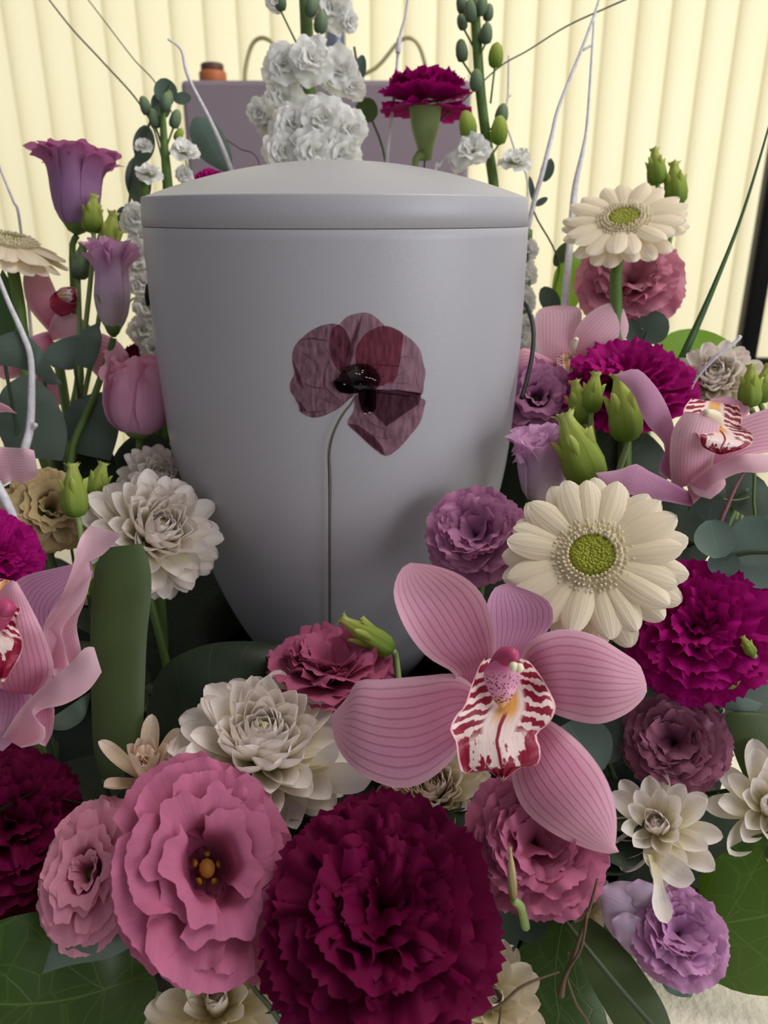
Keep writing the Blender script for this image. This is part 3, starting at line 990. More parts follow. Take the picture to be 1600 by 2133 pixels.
# ------------------------------------------------------------------ the urn
UP = [(-.275, .0430), (-.262, .0520), (-.245, .0610), (-.231, .0680), (-.2128, .0755), (-.1926, .0822), (-.175, .0873), (-.157, .0920), (-.127, .0967), (-.086, .0994), (-.040, .1003), (-.0059, .1002)]
def urn_r(z):
    if z <= UP[0][0]: return UP[0][1]
    if z >= UP[-1][0]: return UP[-1][1]
    for i in range(len(UP) - 1):
        if z <= UP[i + 1][0]:
            t = (z - UP[i][0]) / (UP[i + 1][0] - UP[i][0])
            p0, p1, p2, p3 = UP[max(0, i - 1)], UP[i], UP[i + 1], UP[min(len(UP) - 1, i + 2)]
            m1 = (p2[1] - p0[1]) / (p2[0] - p0[0]); m2 = (p3[1] - p1[1]) / (p3[0] - p1[0])
            hh = p2[0] - p1[0]
            return (2 * t ** 3 - 3 * t * t + 1) * p1[1] + (t ** 3 - 2 * t * t + t) * hh * m1 + (-2 * t ** 3 + 3 * t * t) * p2[1] + (t ** 3 - t * t) * hh * m2

def urn_mat():
    m, nt, out = newmat('satin_white_urn'); b = NB(nt)
    tc = b.n('ShaderNodeTexCoord')
    nz = b.noise(tc.outputs['Object'], 900, 2)
    hs = b.n('ShaderNodeHueSaturation'); hs.inputs['Color'].default_value = lin('ACAAAE')
    b.l(b.m('MULTIPLY_ADD', nz, .10, .95), hs.inputs['Value'])
    finish(b, out, hs.outputs[0], .42, 0, nz, .06, .45)
    return m
M['urn'] = urn_mat()
ur = thing('urn', 'white satin funeral urn printed with a mauve pressed poppy', 'urn', (UA.x, UA.y, ZB))
zz = [UP[0][0] + (UP[-1][0] - UP[0][0]) * i / 60 for i in range(61)]
prof = [(0, .0002), (.040, .0002)] + [(urn_r(z), z + .275) for z in zz[:-1]] + [(.1002, -.0061 + .275), (.0999, -.0059 + .275), (.097, -.0059 + .275)]
g = lathe(prof, 160)
ub = part(ur, 'body', mesh('body', g[0], g[2], g[1], M['urn']))
dome = [(.0985 * math.sqrt(max(0, 1 - t)), .0078 + .0180 * t) for t in [0.02 + .98 * i / 24 for i in range(25)]]
lid = [(.0965, -.0057), (.0998, -.0057), (.1002, -.0055), (.0999, .0015), (.0994, .0072), (.0990, .0078)] + dome
g = lathe([(r, z + .275) for r, z in lid], 160)
part(ur, 'lid', mesh('lid', g[0], g[2], g[1], M['urn']))

# the printed poppy: ink lying on the wall of the urn
def on_urn(px, py, off):
    dr = (FWD + RIGHT * ((px - 800) / F) - UPV * ((py - 1066.5) / F))
    t = .25
    def inside(t):
        p = CAM + dr * t
        return math.hypot(p.x - UA.x, p.y - UA.y) - (urn_r(p.z - EYE) + off)
    while inside(t) > 0 and t < .55:
        t += .004
    lo, hi = t - .004, t
    for _ in range(26):
        mid = (lo + hi) / 2
        if inside(mid) > 0: lo = mid
        else: hi = mid
    return CAM + dr * hi

from mathutils.geometry import delaunay_2d_cdt
def ink_mat(name, c, streak=.3, ang=0.0, su=40, sv=8, op=1.0):
    m, nt, out = newmat(name); b = NB(nt)
    tc = b.n('ShaderNodeTexCoord')
    mp = b.n('ShaderNodeMapping'); mp.inputs['Rotation'].default_value = (0, math.radians(ang), 0); mp.inputs['Scale'].default_value = (su * 10, 60, sv * 10)
    b.l(tc.outputs['Object'], mp.inputs[0])
    nz = b.n('ShaderNodeTexNoise'); nz.inputs['Scale'].default_value = 1; nz.inputs['Detail'].default_value = 5
    b.l(mp.outputs[0], nz.inputs[0])
    hs = b.n('ShaderNodeHueSaturation'); hs.inputs['Color'].default_value = lin(c)
    b.l(b.m('SUBTRACT', 1.0, b.m('MULTIPLY', b.m('SUBTRACT', nz.outputs[0], .3), 1.6 * streak, clamp=True)), hs.inputs['Value'])
    p = b.n('ShaderNodeBsdfTransparent'); b.l(hs.outputs[0], p.inputs[0])
    b.l(p.outputs[0], out.inputs[0])
    return m

LAY = [0.00012]
def ink(name, pts, mat, smooth=True, zoom=True, step=7):
    P = [Vector((560 + x / 4.444, 620 + y / 4.444)) if zoom else Vector((x, y)) for x, y in pts]
    if smooth:
        C = P + [P[0]]
        per = []
        n = len(P)
        for i in range(n):
            p0, p1, p2, p3 = P[i - 1], P[i], P[(i + 1) % n], P[(i + 2) % n]
            m_ = max(1, int((p2 - p1).length / 4))
            for k in range(m_):
                f = k / m_
                per.append(0.5 * ((2 * p1) + (p2 - p0) * f + (2 * p0 - 5 * p1 + 4 * p2 - p3) * f * f + (3 * p1 - p0 - 3 * p2 + p3) * f ** 3))
        P = per
    V = [Vector(p) for p in P]
    edges = [(i, (i + 1) % len(V)) for i in range(len(V))]
    x0 = min(p.x for p in P); x1 = max(p.x for p in P); y0 = min(p.y for p in P); y1 = max(p.y for p in P)
    y = y0 + step / 2
    while y < y1:
        x = x0 + step / 2
        while x < x1:
            V.append(Vector((x + .01 * y % 1, y)))
            x += step
        y += step
    vo, eo, fo, _, _, _ = delaunay_2d_cdt(V, edges, [], 1, 1e-5)
    off = LAY[0]; LAY[0] += .00006
    inv = INV[ur.name]
    verts = [inv @ on_urn(p.x, p.y, off) for p in vo]
    faces = [tuple(f) for f in fo]
    me = mesh(name, verts, faces, None, mat)
    return part(ub, name, me)

def ink_line(name, pts, w, mat, zoom=True):
    P = [Vector((560 + x / 4.444, 620 + y / 4.444)) if zoom else Vector((x, y)) for x, y in pts]
    n = max(6, int(sum((P[i + 1] - P[i]).length for i in range(len(P) - 1)) / 6))
    C = resample(P, n)
    off = LAY[0]; LAY[0] += .00004
    inv = INV[ur.name]
    V, Fc = [], []
    for i, p in enumerate(C):
        t = (C[min(n, i + 1)] - C[max(0, i - 1)]).normalized()
        nn = Vector((-t.y, t.x))
        ww = lerp_list(w, i / n) / 2 if not isinstance(w, (int, float)) else w / 2
        for s in (-1, 1):
            q = p + nn * ww * s
            V.append(inv @ on_urn(q.x, q.y, off))
    for i in range(n):
        Fc.append((2 * i, 2 * i + 1, 2 * i + 3, 2 * i + 2))
    return part(ub, name, mesh(name, V, Fc, None, mat))

I1 = ink_mat('ink_mauve', 'ECCED6', .65, 20, 60, 18)
I2 = ink_mat('ink_rose', 'EED2DA', .45, -10, 60, 14)
I3 = ink_mat('ink_red', 'EEC8D0', .4, 10, 50, 14)
I4 = ink_mat('ink_plum', 'C8B8BE', .2, 60, 50, 14)
ID = ink_mat('ink_fold', 'CFBBC4', .2, 0, 60, 30)
IB = ink_mat('ink_black', 'B4ACAA', .7, 0, 90, 60)
IK = ink_mat('ink_deep_black', '807C82', .3, 0, 90, 60)
IS = ink_mat('ink_stem', 'C4BCAA', .15, 0, 40, 40)
ink('printed_petal', [(600, 240), (500, 255), (400, 300), (310, 370), (240, 450), (215, 560), (240, 690), (205, 770), (195, 850), (240, 930), (285, 1000), (285, 1050), (340, 1090), (420, 1112), (520, 1090), (640, 1030), (740, 945), (790, 890), (760, 760), (700, 650), (730, 540), (755, 420), (720, 320), (670, 262)], I1)
ink('printed_petal', [(560, 430), (575, 330), (610, 265), (650, 250), (720, 180), (800, 150), (890, 138), (960, 158), (1030, 215), (1075, 268), (1000, 283), (910, 330), (835, 430), (800, 520), (820, 620), (700, 700), (600, 610)], I2)
ink('printed_petal', [(800, 530), (825, 440), (905, 330), (1000, 280), (1080, 262), (1160, 280), (1245, 335), (1330, 395), (1405, 490), (1430, 600), (1455, 690), (1440, 780), (1415, 900), (1300, 885), (1100, 850), (1000, 870), (900, 800), (830, 660)], I2)
ink('printed_petal', [(800, 540), (825, 440), (905, 330), (1000, 280), (1080, 265), (1160, 285), (1243, 335), (1235, 450), (1215, 600), (1170, 765), (1100, 790), (1000, 820), (880, 720)], I3, smooth=True)
ink('printed_petal', [(860, 870), (800, 930), (785, 1050), (730, 1165), (830, 1265), (960, 1385), (1080, 1465), (1190, 1410), (1300, 1290), (1400, 1160), (1440, 1020), (1415, 930), (1000, 870)], I1)
ink('printed_petal', [(900, 860), (1000, 850), (1200, 860), (1410, 880), (1412, 930), (1385, 990), (1250, 1080), (1090, 1192), (1020, 1120), (960, 1060), (880, 1000)], I4, smooth=False)
ink('printed_fold', [(730, 1165), (830, 1180), (980, 1290), (1055, 1390), (1080, 1465), (960, 1383), (830, 1263)], ID, smooth=False)
ink('printed_fold', [(867, 150), (850, 260), (800, 440), (785, 540), (740, 650), (690, 655), (740, 480), (800, 300)], ID, smooth=False)
ink('printed_fold', [(1000, 850), (1200, 850), (1410, 885), (1400, 925), (1200, 905), (1000, 885)], ID, smooth=False)
ink('printed_fold', [(215, 580), (240, 620), (290, 720), (320, 850), (275, 790), (240, 700)], ID, smooth=False)
ink('printed_fold', [(240, 930), (300, 975), (350, 1050), (300, 1060), (280, 1010)], ID, smooth=False)
for pts, w in (([(285, 395), (400, 378), (560, 405)], 3), ([(330, 790), (420, 830), (520, 838)], 2.5), ([(560, 580), (520, 680), (510, 790), (550, 860), (680, 970)], 2.6), ([(940, 620), (1080, 625), (1250, 640)], 1.8), ([(1360, 680), (1370, 790), (1400, 860)], 2.2), ([(880, 1090), (960, 1170), (1090, 1225)], 2), ([(960, 1270), (1060, 1305), (1150, 1295)], 1.6),
               ([(300, 1065), (420, 1060), (560, 1040)], 1.8), ([(480, 400), (560, 520), (620, 640)], 1.6), ([(825, 155), (815, 200), (830, 240)], 1.6), ([(1210, 570), (1260, 545), (1330, 560)], 1.2), ([(230, 460), (330, 520), (480, 640)], 1.3), ([(420, 900), (550, 960), (660, 990)], 1.4), ([(1100, 760), (1240, 700), (1330, 640)], 1.2), ([(1060, 800), (1250, 790), (1360, 830)], 1.2)):
    ink_line('printed_crease', pts, [w * .4, w, w * .4], ID)
ink('printed_centre', [(640, 740), (690, 670), (760, 625), (860, 610), (950, 630), (1010, 690), (1040, 760), (1010, 820), (960, 870), (870, 870), (780, 890), (690, 880), (630, 850), (590, 790)], IB)
ink('printed_centre', [(610, 770), (700, 790), (790, 830), (860, 870), (780, 890), (680, 880), (630, 845)], IK)
ink('printed_centre', [(840, 860), (980, 850), (995, 940), (985, 1040), (900, 1070), (850, 1010)], IK)
for k in range(26):
    an = math.radians(-200 + k * 9)
    c0 = Vector((850, 800))
    ink_line('printed_stamen', [(850 + 12 * math.cos(an), 800 + 10 * math.sin(an)), (850 + (185 + 25 * (k % 3)) * math.cos(an), 790 + (150 + 22 * (k % 3)) * math.sin(an))], [1.4, .8], IK)
IW = plain_mat('cream_fleck_ink', 'C8BCB4', .6, 0, 80, .05)
for x, y in ((812, 700), (840, 706), (866, 690), (905, 735), (935, 742), (962, 750), (870, 672), (890, 1072), (935, 1062), (985, 762), (700, 800)):
    ink_line('printed_fleck', [(x - 9, y), (x + 9, y + 4)], 1.6, IW)
ink_line('printed_stem', [(806, 900), (760, 985), (690, 1070), (625, 1190), (575, 1320), (556, 1450), (562, 1600), (566, 1800), (564, 2400), (566, 3200)], [5.5, 6.5, 7.5, 7.5, 6, 6, 6, 6, 6], IS)
ink_line('printed_stem', [(800, 920), (740, 1010), (660, 1120), (600, 1250), (566, 1380), (553, 1500), (556, 1700), (558, 2400), (560, 3200)], [1.5, 2.4, 2.4, 2, 2], IB)

# black cord slung round the back of the urn
cd = thing('carrying_cord', 'thin black cord looped out beside the urn', 'cord', (UA.x, UA.y, ZB))
pts = [W(314, 592, .405), W(306, 612, .412), W(309, 634, .42)]
for an in (165, 140, 110, 80, 50, 25):
    pts.insert(0, Vector((UA.x + .107 * math.cos(math.radians(an)), UA.y + .107 * math.sin(math.radians(an)), EYE - .045)))
pts = [W(1086, 830, .398), W(1098, 790, .402), W(1109, 735, .408), W(1111, 690, .414), W(1104, 655, .422), W(1090, 630, .432)] + pts[:6] + pts[6:]
wpart(cd, 'cord', tube(pts, .00125, 8, seg=90), M['black'])
# ------------------------------------------------------------------ front orchid
def orchid_root(label, px, py, d):
    return thing('orchid', label, 'orchid', W(px, py, d), None, 'pink cymbidium orchids')

r = orchid_root('large open pink orchid in front of the urn, crimson spotted lip facing out', 1040, 1440, .29)
wpart(r, 'sepal', loft([(1030, 1400), (1018, 1330), (1012, 1270), (1030, 1225), (1060, 1215)], [(1075, 1385), (1110, 1345), (1150, 1300), (1140, 1250), (1060, 1215)], [.292, .30, .305], -.10, nu=12, nv=14), M['orchidpurple'])
wpart(r, 'petal', loft([(985, 1450), (945, 1440), (948, 1405), (890, 1368), (845, 1310), (820, 1240), (832, 1190), (855, 1172)], [(1012, 1432), (1020, 1400), (1031, 1345), (1022, 1280), (1000, 1232), (960, 1198), (905, 1178), (855, 1172)], [.29, .282, .275, .272], -.16, nu=14, nv=20, hook=-.02), M['orchid'])
wpart(r, 'petal', loft([(1068, 1420), (1085, 1372), (1105, 1335), (1165, 1311), (1235, 1322), (1300, 1360), (1333, 1385), (1347, 1425)], [(1090, 1440), (1125, 1470), (1175, 1495), (1245, 1508), (1300, 1490), (1335, 1462), (1348, 1440), (1347, 1425)], [.288, .280, .277, .280], .14, nu=14, nv=20), M['orchid'])
wpart(r, 'sepal', loft([(1000, 1440), (950, 1405), (880, 1408), (800, 1415), (745, 1418), (725, 1450), (690, 1490)], [(985, 1500), (965, 1545), (935, 1590), (880, 1632), (820, 1640), (745, 1608), (700, 1550), (690, 1490)], [.288, .284, .282, .290], .10, nu=14, nv=20), M['orchid'])
wpart(r, 'sepal', loft([(1080, 1520), (1068, 1590), (1070, 1640), (1095, 1690), (1150, 1735), (1215, 1765), (1265, 1778), (1290, 1775)], [(1105, 1480), (1165, 1512), (1220, 1560), (1262, 1620), (1282, 1680), (1285, 1730), (1282, 1765), (1290, 1775)], [.284, .270, .264, .262], .16, nu=14, nv=20), M['orchid'])
# lip: side lobes rise round the column, front lobe rolls down
def lip_fn(L, R, d0, dep, ruf=.0012, seed=3):
    nv = 30
    A = resample([Vector(p) for p in L], nv); B = resample([Vector(p) for p in R], nv)
    rng = random.Random(seed); ph = [rng.uniform(0, 6) for _ in range(4)]
    def fn(u, v):
        j = int(round(v * nv)); a, b = A[j], B[j]
        p = a.lerp(b, u); U = 2 * u - 1
        w = (a - b).length * d0 / F
        base = lerp_list(dep, v)
        cup = (.34 * w) * max(0, 1 - v * 1.7)          # trough near the column
        q = base + cup * (1 - U * U) - .10 * w * (1 - abs(U)) * min(1, max(0, v - .5) * 4)
        e = max(abs(U), v) ** 6
        q += ruf * e * (math.sin(9 * v * 3.1 + ph[0] + (3 if U > 0 else 0)) + math.sin(11 * U + ph[1]))
        return W(p.x, p.y, q)
    return grid(18, nv, fn)
wpart(r, 'lip', lip_fn([(1030, 1385), (1008, 1372), (985, 1420), (968, 1470), (950, 1490), (938, 1520), (950, 1545), (956, 1590), (968, 1612), (1000, 1596), (1048, 1628)],
                       [(1070, 1380), (1095, 1372), (1128, 1410), (1150, 1450), (1158, 1475), (1145, 1505), (1118, 1530), (1126, 1560), (1120, 1592), (1082, 1600), (1048, 1628)], .26, [.283, .262, .254, .250, .256]), M['lip'])
# column
pts = [W(1045, 1462, .281), W(1040, 1430, .276), W(1046, 1398, .269), W(1056, 1372, .262), W(1066, 1366, .257)]
def spot_mat():
    m, nt, out = newmat('speckled_column'); b = NB(nt)
    uv, u, v = uvsep(b)
    tc = b.n('ShaderNodeTexCoord')
    vo = b.n('ShaderNodeTexVoronoi'); vo.inputs['Scale'].default_value = 1100
    b.l(tc.outputs['Object'], vo.inputs['Vector'])
    dots = b.m('SUBTRACT', 1, b.ss(vo.outputs[0], .28, .40))
    base = b.mix(b.ss(v, .05, .35), lin('D8A060'), lin('D68CA8'))
    base = b.mix(b.ss(v, .62, .8), base, lin('C8608C'))
    col = b.mix(b.m('MULTIPLY', dots, b.m('SUBTRACT', 1, b.ss(v, .6, .75))), base, lin('6E0A30'))
    finish(b, out, col, .35, .1, None, 0, .5)
    return m
M['speckle'] = spot_mat()
fcol = wpart(r, 'column', tube([W(1040, 1420, .277), W(1042, 1392, .269), W(1052, 1370, .262), W(1066, 1366, .257), W(1076, 1376, .255)], [.0042, .0042, .0036, .0028, .0012], 16, seg=20), M['column'])
wpart(r, 'throat', loft([(1042, 1474), (1024, 1452), (1009, 1418), (1010, 1394), (1030, 1376)], [(1050, 1474), (1068, 1452), (1083, 1418), (1082, 1394), (1062, 1376)], [.2590, .2600, .2612, .2612, .2600], .16, nu=12, nv=14), M['speckle'])
for dx in (-6, 6):
    g = lathe([(0, -.0016), (.0011, -.0013), (.0016, 0), (.0011, .0013), (0, .0016)], 10)
    part(fcol, 'anther_cap', mesh('anther_cap', g[0], g[2], g[1], M['anther']), W(1076 + dx, 1390 + dx * .2, .2535) - W(1040, 1440, .29))
wpart(r, 'stem', tube([W(1020, 1480, .292), W(1010, 1500, .315), foam_pt(W(1010, 1480, .33))], [.003, .003], 8, seg=10), M['palegreen'])

# ------------------------------------------------------------------ left orchid (cut by the frame)
r = orchid_root('pink orchid with curled petals at the left edge beside the long olive leaf', 40, 1380, .31)
wpart(r, 'sepal', loft([(60, 1420), (20, 1330), (10, 1250), (40, 1205), (120, 1182), (190, 1168)], [(150, 1420), (150, 1350), (140, 1290), (165, 1240), (195, 1200), (190, 1168)], [.318, .322, .325], -.12, nu=12), M['orchidpurple'])
wpart(r, 'petal', loft([(120, 1440), (95, 1340), (92, 1300), (130, 1235), (150, 1185), (165, 1125), (188, 1094)], [(150, 1400), (170, 1370), (160, 1300), (178, 1250), (188, 1190), (185, 1170), (215, 1155), (255, 1112)], [.312, .305, .295, .288, .285], -.15, nu=12, nv=22, ruf=.0022, nr=2), M['orchidpale'])
wpart(r, 'petal', loft([(90, 1395), (118, 1330), (102, 1308), (150, 1245), (185, 1200), (188, 1185)], [(145, 1390), (135, 1345), (130, 1310), (155, 1275), (180, 1240), (192, 1190)], [.306, .296, .288, .283], .12, nu=8, nv=18), M['orchidpale'])
wpart(r, 'petal', loft([(20, 1470), (-30, 1400), (-20, 1300), (0, 1230), (22, 1210)], [(75, 1460), (112, 1400), (95, 1330), (62, 1260), (35, 1212)], [.305, .294, .284, .278], .25, nu=12, nv=18), M['orchid'])
wpart(r, 'sepal', loft([(5, 1535), (40, 1480), (74, 1444), (108, 1413), (144, 1384), (176, 1350), (196, 1348)], [(45, 1558), (88, 1545), (94, 1515), (70, 1498), (88, 1478), (135, 1467), (184, 1438), (212, 1400)], [.300, .288, .283, .282], .25, nu=14, nv=26, ruf=.0008, nr=2), M['orchidpale'])
wpart(r, 'sepal', loft([(40, 1470), (60, 1490), (58, 1520), (75, 1545), (95, 1555)], [(110, 1460), (114, 1480), (112, 1510), (108, 1530), (95, 1555)], [.304, .302, .302], -.1, nu=8, nv=10), M['orchid'])
wpart(r, 'sepal', loft([(-60, 1440), (-60, 1480), (-40, 1530), (-10, 1560)], [(60, 1430), (70, 1470), (40, 1530), (5, 1565)], [.300, .302, .305], .1, nu=10, nv=10), M['orchidpurple'])
wpart(r, 'lip', lip_fn([(0, 1205), (-60, 1230), (-80, 1300), (-70, 1370), (-20, 1420)], [(30, 1210), (45, 1260), (35, 1300), (48, 1350), (10, 1420)], .28, [.288, .276, .270, .268], .0015, 5), M['lip'])
wpart(r, 'column', tube([W(-25, 1350, .282), W(-12, 1300, .276), W(8, 1268, .270), W(20, 1275, .268)], [.004, .0045, .0025], 12, seg=12), M['column'])
wpart(r, 'stem', tube([W(40, 1440, .31), W(60, 1460, .325), foam_pt(W(60, 1460, .33))], .003, 8, seg=10), M['palegreen'])

# ------------------------------------------------------------------ right orchid
r = orchid_root('pink orchid at the right edge below the white chrysanthemum, narrow twisted petals', 1430, 960, .36)
wpart(r, 'petal', loft([(1415, 1005), (1372, 985), (1385, 930), (1345, 880), (1318, 820), (1290, 790), (1280, 782)], [(1425, 1000), (1412, 940), (1402, 880), (1385, 835), (1358, 795), (1325, 768), (1280, 782)], [.362, .355, .35, .352], .14, nu=12, nv=18), M['orchidpurple'])
wpart(r, 'sepal', loft([(1455, 1035), (1400, 1005), (1350, 980), (1325, 966), (1290, 978), (1240, 985)], [(1440, 1055), (1390, 1045), (1330, 1035), (1285, 1020), (1255, 1005), (1240, 985)], [.358, .345, .338, .336], .12, nu=10, nv=16), M['orchidpurple'])
wpart(r, 'sepal', loft([(1430, 1010), (1480, 972), (1530, 950), (1570, 945), (1620, 950)], [(1445, 1050), (1490, 1010), (1540, 985), (1590, 985), (1640, 975)], [.356, .346, .342, .345], .14, nu=10, nv=14), M['orchidpale'])
wpart(r, 'sepal', loft([(1420, 1000), (1436, 1010), (1450, 1030), (1480, 1040)], [(1480, 985), (1512, 1000), (1505, 1020), (1480, 1040)], [.358, .352, .35], .08, nu=8, nv=8), M['orchidpale'])
wpart(r, 'petal', loft([(1450, 980), (1500, 900), (1550, 868), (1620, 845)], [(1490, 1000), (1530, 960), (1580, 945), (1640, 940)], [.366, .364, .366], -.1, nu=10, nv=12), M['orchid'])
wpart(r, 'petal', loft([(1400, 1020), (1395, 960), (1400, 900), (1425, 860)], [(1480, 1000), (1490, 940), (1500, 890), (1500, 860)], [.362, .352, .346, .345], .3, nu=10, nv=12), M['orchidpale'])
wpart(r, 'sepal', loft([(1440, 900), (1455, 850), (1490, 830), (1520, 826)], [(1540, 880), (1560, 860), (1560, 845), (1520, 826)], [.362, .368, .37], -.1, nu=8, nv=8), M['orchid'])
wpart(r, 'lip', lip_fn([(1440, 830), (1424, 855), (1432, 890), (1455, 905), (1462, 930), (1500, 948)], [(1540, 845), (1548, 870), (1545, 888), (1570, 905), (1560, 930), (1500, 948)], .34, [.356, .345, .336, .338], .001, 8), M['lip'])
wpart(r, 'column', tube([W(1500, 888, .352), W(1490, 868, .345), W(1470, 858, .338)], [.002, .0028, .0014], 12, seg=10), M['anther'])
wpart(r, 'stem', tube([W(1445, 1030, .364), W(1445, 1060, .375), foam_pt(W(1445, 1060, .38))], .003, 8, seg=10), M['palegreen'])

# orchid behind the gerbera stem
r = orchid_root('pink orchid half hidden behind the tall gerbera stem right of the urn', 1180, 740, .44)
wpart(r, 'petal', loft([(1130, 780), (1118, 720), (1115, 660), (1128, 642), (1160, 636)], [(1190, 760), (1205, 700), (1212, 660), (1205, 640), (1160, 636)], [.44, .445, .45], .08, nu=12, nv=14), M['orchidpale'])
wpart(r, 'petal', loft([(1190, 740), (1198, 690), (1230, 650), (1275, 630), (1300, 645)], [(1215, 750), (1270, 735), (1300, 710), (1310, 680), (1300, 645)], [.44, .438, .44], .12, nu=12, nv=14), M['orchidpale'])
wpart(r, 'sepal', loft([(1170, 760), (1120, 735), (1088, 725), (1070, 760)], [(1180, 790), (1150, 800), (1110, 810), (1070, 790)], [.438, .435, .435], .14, nu=10, nv=12), M['orchid'])
wpart(r, 'lip', lip_fn([(1165, 735), (1160, 750), (1165, 780), (1180, 800)], [(1190, 735), (1200, 755), (1195, 780), (1180, 800)], .43, [.436, .43, .426], .001, 9), M['lip'])
wpart(r, 'column', tube([W(1190, 740, .436), W(1196, 715, .43), W(1202, 705, .427)], [.0015, .002, .0012], 10, seg=8), M['anther'])
wpart(r, 'stem', tube([W(1180, 780, .445), foam_pt(W(1180, 780, .45)) + Vector((0, 0, .05)), foam_pt(W(1180, 780, .45))], .003, 8, seg=10), M['palegreen'])

# orchid behind the lilac bud on the left
r = orchid_root('pink orchid with dark crimson lip behind the lilac bud at left', 110, 690, .47)
wpart(r, 'petal', loft([(100, 690), (60, 640), (48, 590), (55, 560), (78, 556)], [(150, 690), (118, 610), (105, 580), (95, 562), (78, 556)], [.47, .468, .468], .12, nu=10, nv=12), M['orchid'])
wpart(r, 'petal', loft([(100, 690), (110, 660), (125, 650), (160, 655)], [(110, 710), (135, 705), (165, 700), (190, 680)], [.468, .462, .462], .1, nu=8, nv=8), M['orchidpale'])
wpart(r, 'sepal', loft([(100, 690), (80, 695), (62, 705), (58, 725)], [(120, 730), (100, 745), (75, 745), (58, 725)], [.466, .462, .462], .12, nu=8, nv=8), M['orchid'])
wpart(r, 'sepal', loft([(150, 680), (200, 690), (245, 710), (268, 740)], [(160, 720), (190, 770), (220, 790), (268, 740)], [.475, .475, .475], .1, nu=8, nv=10), M['orchid'])
wpart(r, 'sepal', loft([(60, 730), (40, 735), (10, 745), (-20, 750)], [(60, 780), (30, 788), (0, 788), (-20, 750)], [.47, .468, .466], .1, nu=8, nv=8), M['orchid'])
wpart(r, 'sepal', loft([(75, 760), (90, 760), (130, 800), (145, 830)], [(60, 800), (80, 840), (110, 850), (145, 830)], [.48, .482, .485], -.1, nu=8, nv=8), M['orchidpurple'])
wpart(r, 'lip', lip_fn([(120, 605), (105, 620), (108, 645), (128, 660)], [(165, 600), (165, 625), (152, 650), (128, 660)], .455, [.466, .458, .456], .001, 12), M['crimsonlip'])
wpart(r, 'lip_lobe', loft([(118, 612), (125, 600), (145, 597), (160, 602)], [(125, 622), (140, 630), (155, 632), (162, 625)], [.457, .454, .456], .3, nu=8, nv=8, ruf=.001), M['lip'])
wpart(r, 'stem', tube([W(110, 720, .475), W(130, 800, .47), foam_pt(W(130, 800, .46))], .003, 8, seg=10), M['palegreen'])

# loose orchid petal tip entering at the left edge
r = orchid_root('pale pink orchid with one frilled petal reaching in at left edge above the birch twig', 0, 965, .36)
wpart(r, 'petal', loft([(-80, 930), (-40, 928), (20, 932), (55, 934), (71, 938)], [(-70, 1010), (-20, 1012), (5, 1012), (28, 1000), (48, 1008), (80, 988)], [.37, .362, .356], .12, nu=12, nv=14, ruf=.002, nr=2), M['orchidpale'])
wpart(r, 'petal', loft([(-60, 850), (-30, 835), (0, 838), (20, 848)], [(-50, 880), (-20, 865), (10, 858), (36, 862)], [.38, .372, .37], .15, nu=8, nv=8), M['orchid'])
wpart(r, 'sepal', loft([(-80, 960), (-100, 900), (-90, 860), (-70, 840)], [(-60, 960), (-40, 900), (-45, 860), (-70, 840)], [.37, .372, .372], .1, nu=8, nv=8), M['orchid'])
wpart(r, 'stem', tube([W(-70, 960, .37), W(-40, 1100, .37), foam_pt(W(-20, 1150, .37))], .003, 8, seg=10), M['palegreen'])

# ------------------------------------------------------------------ gerberas
gerbera(1234, 1162, .318, 188, 'open cream gerbera facing out beside the large orchid', -.05, .42, 4, 3)
gerbera(1300, 462, .44, 128, 'cream gerbera on a tall stem at upper right', .02, 1.0, 7, 4, via=[(1283, 560, .442), (1284, 660, .44), (1288, 740, .44), (1300, 860, .44), (1300, 980, .43)])
gerbera(24, 505, .46, 116, 'cream gerbera seen from the side at the left edge, yellow-lit petals', .1, 2.3, 10, 6, droop=14, via=[(40, 640, .46), (50, 740, .46), (70, 880, .45), (110, 1000, .44)])

# ------------------------------------------------------------------ carnations
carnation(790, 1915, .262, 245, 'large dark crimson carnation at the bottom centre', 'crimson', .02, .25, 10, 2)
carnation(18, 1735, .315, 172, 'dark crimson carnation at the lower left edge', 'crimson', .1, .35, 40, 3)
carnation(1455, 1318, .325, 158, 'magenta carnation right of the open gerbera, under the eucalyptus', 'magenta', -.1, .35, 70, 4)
carnation(1300, 828, .425, 140, 'magenta carnation at the foot of the tall gerbera stem', 'magenta', .0, 1.4, 20, 5)
carnation(886, 222, .52, 98, 'magenta carnation standing up behind the urn lid with green calyx', 'magenta', .0, 3.2, 20, 6, cal=True, flat=10, via=[(866, 330, .52), (862, 450, .53), (850, 700, .56), (840, 860, .6)])
carnation(-20, 1165, .345, 105, 'magenta carnation at the left edge above the curled orchid', 'magenta', .5, .6, 0, 7)
carnation(440, 385, .52, 38, 'small magenta carnation barely showing above the urn shoulder', 'magenta', 0, 1.2, 0, 8)
carnation(300, 770, .50, 60, 'dark crimson carnation behind the pink rose-like bloom at left of the urn', 'crimson', 0, .6, 0, 9)

